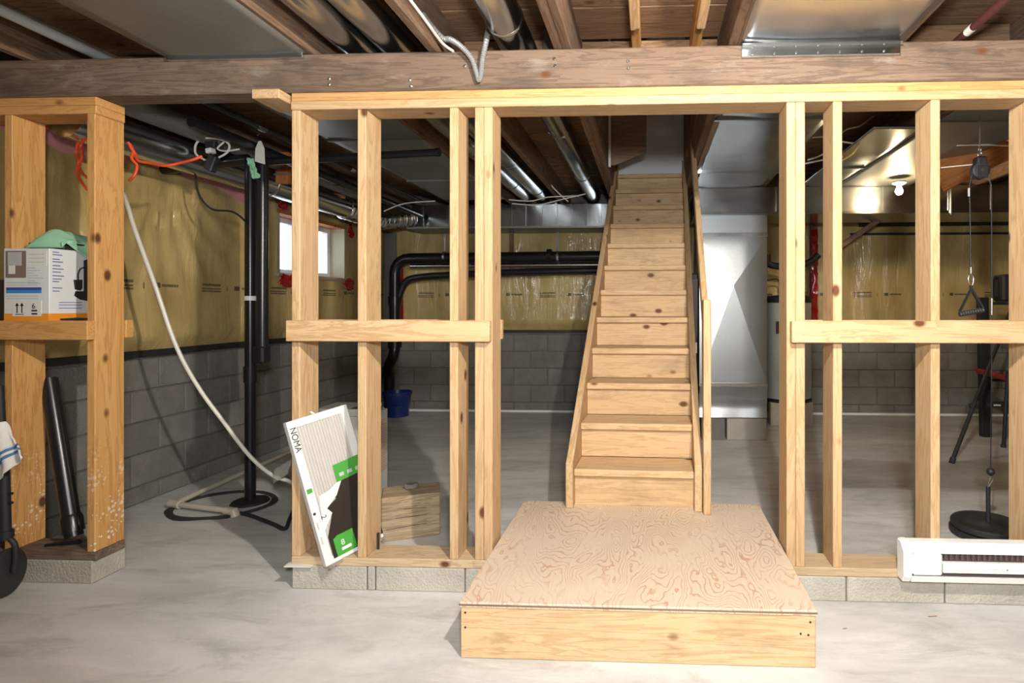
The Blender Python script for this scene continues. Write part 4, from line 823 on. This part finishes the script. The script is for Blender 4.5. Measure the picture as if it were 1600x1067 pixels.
MB().tube(spline([pp(122, 437), pp(122, 428), pp(126, 420), pp(132, 418)]), .003, 8).build('pump_picture_hose', 'ink', ct)
# cloth and black tray on the box
tr_ = thing('black_tray', 'flat black tray lying on the pump carton under the green cloth', 'tray', (-2.75, 2.45, Ht)); bx('tray', (ax(45, 2.40), 2.40, Ht+.0005), (xm+.004, 2.50, Ht+.024), 'black_matte', tr_, .006); bx('rim', (ax(44, 2.397), 2.397, Ht+.024), (xm+.008, 2.503, Ht+.032), 'black_matte', tr_, .002)
b = MB(); nu, nv = 40, 24
xa_ = -2.815
for i in range(nu+1):
    u = i/nu
    for j in range(nv+1):
        v_ = j/nv; yy2 = 2.385+.205*v_
        w_ = xa_+(xm+.012-xa_)*min(1, u/.66)+.006*math.sin(v_*9)
        top = .036+.075*math.sin(math.pi*min(1, u/.7)**.7)*(1-.45*v_)+.008*noise.noise(Vector((u*7, v_*6, 1)))+.012*noise.noise(Vector((u*3, v_*4, 6)))
        sm = min(1, v_/.35, u/.25)**.6; top = .034*(.25+.75*min(1, v_/.12, u/.06))+(top-.034)*sm
        z = Ht+top
        if u > .66:
            k = (u-.66)/.34; z = Ht+.036-(.036+.085*v_)*k*(.15+.85*min(1, v_*1.5)); w_ += .006*math.sin(v_*12+2*k)+.006*k
        b.v.append(Vector((w_, yy2, z)))
b.f = [(i*(nv+1)+j, (i+1)*(nv+1)+j, (i+1)*(nv+1)+j+1, i*(nv+1)+j+1) for i in range(nu) for j in range(nv)]
tag(b.build('green_cloth', 'green_cloth', smooth=True, solid=.004), 'crumpled mint green cloth draped over the pump carton', 'cloth')
tool = thing('pliers', 'dark metal tool lying on the left partition rail by the carton', 'tool', tuple(at(120, 497, Y=2.365))); 
q0, q1 = Vector((ax(101, 2.38), 2.375, ZR+.006)), Vector((ax(137, 2.38), 2.38, ZR+.008)); MB().tube([q0, (q0+q1)/2+Vector((0, .006, .001)), q1], [.004, .006, .004], 10).build('handle', 'iron', tool, smooth=True); MB().tube([q0+Vector((0, -.012, 0)), (q0+q1)/2, q1+Vector((0, .01, 0))], [.004, .005, .004], 10).build('jaw', 'iron', tool, smooth=True)
dk = thing('dark_case', 'dark case edge left of the pump carton on the partition rail', 'case', (-2.95, 2.5, ZR)); bx('shell', (-3.08, 2.40, ZR), (x0b-.006, 2.55, ZR+.185), 'black_matte', dk, .006); bx('lid_seam', (-3.081, 2.398, ZR+.12), (x0b-.005, 2.402, ZR+.124), 'iron', dk)

# leaning black pipe
lp = thing('leaning_pipe', 'black plastic pipe leaning inside the short left partition', 'pipe', (-2.6, 2.5, PT))
q0, q1 = at(116, 835, Y=2.46), at(76, 592, Y=2.545); q0.z = PT+.035
MB().tube([q0, q1], .034, 20).build('pipe', 'abs', lp, smooth=True); d_ = (q0-q1).normalized(); MB().tube([q0-d_*.10, q0-d_*.085, q0-d_*.02], [.036, .041, .041], 20).build('socket', 'abs', lp, smooth=True)
MB().tube([q1+d_*.001, q1-d_*.002], .030, 20).build('bore', 'hole_dark', lp, smooth=True)
for i, lb in ((0, 'thin black plastic offcut lying left of the leaning pipe foot'), (2, 'short black plastic offcut lying under the leaning pipe foot')):
    a = q0+Vector((-.06+.03*i, -.03+.008*i, .012+.002*i)); a.z = PT+.010+.006*(i % 2); tag(MB().tube([a-Vector((.035, .01, .0)), a+Vector((.035, .012, .003))], [.007, .009], 8).build('pipe_offcut', 'abs', smooth=True), lb, 'offcut', 'black offcuts on the left bottom plate')

# rollator at the far left
ro = thing('rollator', 'black walking frame wheel and fork at the far left edge', 'walker', tuple(at(8, 930, Z=0)))
w0 = at(9, 931, Z=0); wx, wy = w0.x, w0.y; R_ = .10
ad = Vector((.96, .28, 0)).normalized(); hc = Vector((wx, wy, R_))
MB()._lathe(hc-ad*.016, ad, [(R_-.02, 0), (R_-.004, .004), (R_, .012), (R_, .02), (R_-.004, .028), (R_-.02, .032)], 36).build('tyre', 'rubber', ro, smooth=True)
MB()._lathe(hc-ad*.013, ad, [(.02, -.004), (.025, 0), (R_-.021, .003), (R_-.021, .023), (.025, .026), (.02, .03)], 30).build('wheel_hub', 'black_matte', ro, smooth=True)
for sg in (-1, 1): MB().tube(spline([hc+ad*(.028*sg), hc+ad*(.034*sg)+Vector((0, 0, .07)), hc+ad*(.03*sg)+Vector((0, 0, .12)), hc+ad*(.008*sg)+Vector((0, 0, .15))]), .011, 10).build('fork', 'black_matte', ro, smooth=True)
MB().tube([hc+Vector((0, 0, .14)), hc+Vector((-.01, 0, .46))], .019, 14).build('post', 'black_matte', ro, smooth=True); MB().tube([hc+Vector((-.01, 0, .43)), hc+Vector((-.03, 0, .80))], .015, 14).build('upper_tube', 'black_matte', ro, smooth=True)
for z in (.30, .34): MB().tube([hc+Vector((-.022, 0, z)), hc+Vector((.03, 0, z))], .006, 8).build('adjust_pin', 'black_matte', ro, smooth=True)
MB().tube([hc+Vector((0, 0, .15)), hc+Vector((0, 0, .18))], .026, 14).build('swivel', 'black_matte', ro, smooth=True)
hc2 = hc+Vector((-.20, -.55, 0)); MB()._lathe(hc2-ad*.016, ad, [(R_-.02, 0), (R_-.004, .004), (R_, .012), (R_, .02), (R_-.004, .028), (R_-.02, .032)], 30).build('tyre', 'rubber', ro, smooth=True); MB().tube([hc2+Vector((0, 0, .0)), hc2+Vector((0, 0, .80)), hc+Vector((-.03, 0, .80))], .013, 10).build('side_tube', 'black_matte', ro, smooth=True)
T = lambda x, y: at(x, y, Y=2.19)
b = MB(); n = 18
tl, tr2, br, bl = T(-30, 655), T(6, 660), T(38, 714), T(-28, 770)
for i in range(n+1):
    for j in range(n+1):
        u, v_ = i/n, j/n; p = (1-u)*((1-v_)*tl+v_*bl)+u*((1-v_)*tr2+v_*br); b.v.append(p+Vector((0, .012*math.sin(u*14+v_*3)+.01*noise.noise(Vector((u*4, v_*4, 2))), .004*noise.noise(Vector((u*9, v_*9, 6))))))
fs = [((i*(n+1)+j, (i+1)*(n+1)+j, (i+1)*(n+1)+j+1, i*(n+1)+j+1), j) for i in range(n) for j in range(n)]
tw = thing('towel', 'white towel with blue stripes hung on the walking frame', 'towel', tuple(bl))
b1 = MB(); b1.v = list(b.v); b1.f = [f for f, j in fs if j not in (11, 13)]; b1.build('cloth', 'towel', tw, smooth=True, solid=.005)
b2 = MB(); b2.v = list(b.v); b2.f = [f for f, j in fs if j in (11, 13)]; b2.build('blue_stripe', 'towel_blue', tw, smooth=True, solid=.005)

# ------------------------------------------------------------------ filter pack, dehumidifier, timber block, bucket
def onp(px, py):   # plane the filter leans in
    r = ray(px, py); k0, k1, k2 = 2.35+1.43*1.54-.41*.7+.41*EYE, 1.43, .41
    t = k0/(r.y-k1*r.x-k2*r.z); return Vector((r.x*t, r.y*t, r.z*t+EYE))
q = [onp(438, 660), onp(532, 637), onp(605, 832), onp(515, 886)]
u_ = ((q[1]-q[0])+(q[2]-q[3]))/2; v_ = ((q[0]-q[3])+(q[1]-q[2]))/2; ctr = sum(q, Vector())/4
Wf, Hf = u_.length, v_.length; FM = frame(ctr, u_, v_); fz_ = FM.to_3x3() @ Vector((0, 0, 1))
fp = thing('filter_pack', 'shrink-wrapped white pleated furnace filter leaning in the first stud bay', 'air filter', tuple(q[3]))
def fb(nm, x0, y0, x1, y1, z0, z1, mt, bev=0):
    bb = MB().box((x0, y0, z0), (x1, y1, z1)); bb.v = [FM @ p_ for p_ in bb.v]; return bb.build(nm, mt, fp, fr=FM, bevel=bev)
hw, hh = Wf/2, Hf/2; fw = .034
fb('filter_media', -hw+fw, -hh+fw, hw-fw, hh-fw, -.016, .004, 'filter_mesh')
fb('frame_bar', -hw, -hh, -hw+fw, hh, -.022, .011, 'paper_white', .002); fb('frame_bar', hw-fw, -hh, hw, hh, -.022, .011, 'paper_white', .002); fb('frame_bar', -hw+fw, hh-fw, hw-fw, hh, -.022, .011, 'paper_white', .002); fb('frame_bar', -hw+fw, -hh, hw-fw, -hh+fw, -.022, .011, 'paper_white', .002)
for i in range(16):
    x = -hw+fw+.008+(2*hw-2*fw-.016)*i/15; fb('pleat', x-.003, -hh+fw, x+.003, hh-fw, .004, .009, 'filter_mesh', .001)
def fpoly(nm, pts, mt, z=.012, par=None):
    bb = MB().prism([FM @ Vector((x*Wf-hw, y*Hf-hh, z)) for x, y in pts], fz_*.0012); return bb.build(nm, mt, par or fp, fr=FM)
fpoly('printed_sleeve', [(.14, .03), (.14, .18), (.30, .32), (.22, .36), (.42, .40), (.36, .44), (.60, .52), (1, .56), (1, .03)], 'filter_dark'); fpoly('printed_facet', [(.10, .22), (.17, .46), (.34, .47), (.60, .52), (.44, .42), (.24, .36), (.30, .32)], 'paper_white', .0122)
gl1 = fpoly('green_label', [(.5, .50), (.5, .62), (.95, .63), (.95, .51)], 'green', .0135)
for x in (.56, .70, .84): fpoly('label_icon', [(x, .53), (x, .555), (x+.08, .555), (x+.08, .53)], 'ink_grey', .0145, gl1)
gl2 = fpoly('green_label', [(.20, .03), (.20, .15), (.27, .165), (.53, .165), (.53, .04), (.48, .03)], 'green', .0135)
def ftext(nm, s_, x, y, size, rot, mt): return text(nm, s_, size, FM @ Matrix.Translation((x*Wf-hw, y*Hf-hh, .0155)) @ Matrix.Rotation(rot, 4, 'Z'), mt, fp)
ftext('lettering', 'NOMA', .022, .955, .036, -math.pi/2, 'ink'); ftext('lettering', '2', .12, .33, .03, -math.pi/2, 'ink'); ftext('lettering', '8', .30, .09, .034, 0, 'paper_white')
fpoly('lettering_bar', [(.29, .055), (.29, .075), (.45, .075), (.45, .055)], 'paper_white', .0145, gl2); fpoly('green_mark', [(.02, .50), (.02, .53), (.10, .53), (.10, .50)], 'green', .0125)
ftext('lettering', 'V', .82, .12, .06, -math.pi/2, 'paper_white')
bb = MB()._lathe(FM @ Vector((.04*Wf-hw, .36*Hf-hh, .0115)), fz_, [(.006, 0), (.006, .001)], 12); bb.build('vent_hole', 'ink', fp)
for y0 in (.25, .15): fpoly('small_print', [(.03, y0), (.03, y0+.05), (.05, y0+.05), (.05, y0)], 'ink_grey', .0118)
bb = MB(); n = 10
for i in range(n+1):
    for j in range(4): bb.v.append(FM @ Vector((-hw+Wf*i/n, -hh-.012+.016*j/3*1.0, .013+.006*noise.noise(Vector((i*.9, j, 0))))))
bb.f = [(i*4+j, (i+1)*4+j, (i+1)*4+j+1, i*4+j+1) for i in range(n) for j in range(3)]; bb.build('wrap_seam', 'clear_film', fp, smooth=True, solid=.0008)
bb = MB().tube(spline([FM @ Vector((-.02, hh+.004, .0)), FM @ Vector((-.025, hh+.012, .012)), FM @ Vector((-.01, hh-.01, .016)), FM @ Vector((.0, hh-.03, .013))]), .004, 6); bb.build('wrap_tail', 'white_plastic', fp, smooth=True)

dx0, dx1, dy0 = -1.98, ax(607, 3.40), 3.12
dh = thing('dehumidifier', 'off-white dehumidifier standing behind the filter pack', 'dehumidifier', ((dx0+dx1)/2, 3.3, 0))
zt = EYE-(641-478)*3.2/870
dbo = MB().box((dx0, dy0, .05), (dx1, dy0+.30, zt)).build('body', 'dehum', dh, bevel=.035, seg=3, smooth=True)
MB().box((dx0+.02, dy0+.02, .0), (dx1-.02, dy0+.28, .052)).build('base', 'black_matte', dh, bevel=.01)
for i in range(22): bx('grille_slat', (dx1-.003, dy0+.06, zt-.40+i*.0145), (dx1+.004, dy0+.25, zt-.393+i*.0145), 'tan', dbo)
for i in range(7):
    for j in range(3): bx('vent_slot', (ax(541, dy0)+i*.012, dy0+.05+j*.05, zt-.001), (ax(541, dy0)+.007+i*.012, dy0+.085+j*.05, zt+.003), 'ink', dbo)
for z, s_ in ((.40, 1), (.32, -1)): bb = MB().prism([(dx1-.004, dy0-.004, z), (dx1+.012, dy0-.012, z+.03), (dx1+.02, dy0-.006, z-.01), (dx1+.012, dy0-.012, z-.03*s_-.02), (dx1-.006, dy0-.006, z-.02)], (0, .003, 0)); bb.build('peeling_sticker', 'tan', dbo)
t = thing('timber_block', 'weathered squared timber offcut on the floor beside the dehumidifier', 'timber block', (-1.3, 2.95, 0))
k0, k1 = Vector((-1.41, 2.86, 0)), Vector((-1.135, 2.975, 0)); dv = (k1-k0).normalized(); nv_ = Vector((-dv.y, dv.x, 0)); hB = EYE-(785-478)*2.98/870+.04
cB = (k0+k1)/2+nv_*.10+Vector((0, 0, hB/2)); tbk = MB().obox(cB, dv*((k1-k0).length/2), nv_*.10, Vector((0, 0, hB/2))).build('timber', 'block_timber', t, bevel=.006, fr=frame(cB, dv, nv_))
for i, z in enumerate((.3, .52, .7)): 
    c1_ = (k0+k1)/2-nv_*.0004+Vector((0, 0, hB*z)); MB().obox(c1_+dv*(.02*(i-1)), dv*(.10-.022*i)+Vector((0, 0, .004-.003*i)), nv_*.0012, Vector((0, 0, .0009))).build('crack', 'hole_dark', tbk)
pk = at(640, 772, Y=3.02); tag(MB()._lathe(Vector((pk.x, pk.y+.02, hB)), Vector((0, 0, 1)), [(.030, 0), (.038, .005), (.038, .022), (.032, .027), (.022, .024), (.004, .024)], 24).build('round_puck', 'puck', smooth=True), 'round grey cap resting on the weathered timber block', 'cap')
bu = thing('bucket', 'dark blue plastic bucket on the floor at the back wall', 'bucket', tuple(at(621, 652, Z=0)))
q = at(621, 650, Z=0); zb_ = EYE-(612-478)*(q.y+.1)/870
MB()._lathe(Vector((q.x, q.y, 0)), Vector((0, 0, 1)), [(.105, .002), (.12, .004), (.125, zb_*.45), (.138, zb_*.5), (.145, zb_-.03), (.158, zb_-.028), (.158, zb_), (.142, zb_), (.12, .02), (.004, .015)], 32).build('body', 'bucket_blue', bu, smooth=True)
MB().tube([Vector((q.x+.158*math.cos(a), q.y-.06*math.sin(a), zb_-.02-.10*math.sin(a))) for a in [i*math.pi/12 for i in range(13)]], .004, 6).build('handle', 'iron', bu, smooth=True)

# floor crumbs
for (px, py, l, lb) in ((1450, 963, .035, 'reddish wood splinter on the bare floor below the heater'), (1317, 982, .016, 'tiny pale splinter on the floor right of the platform')):
    q = at(px, py, Z=.002); tag(MB().tube([q, q+Vector((l, .002, .001))], .0018, 6).build('wood_splinter', 'debris'), lb, 'splinter', 'splinters on the floor')
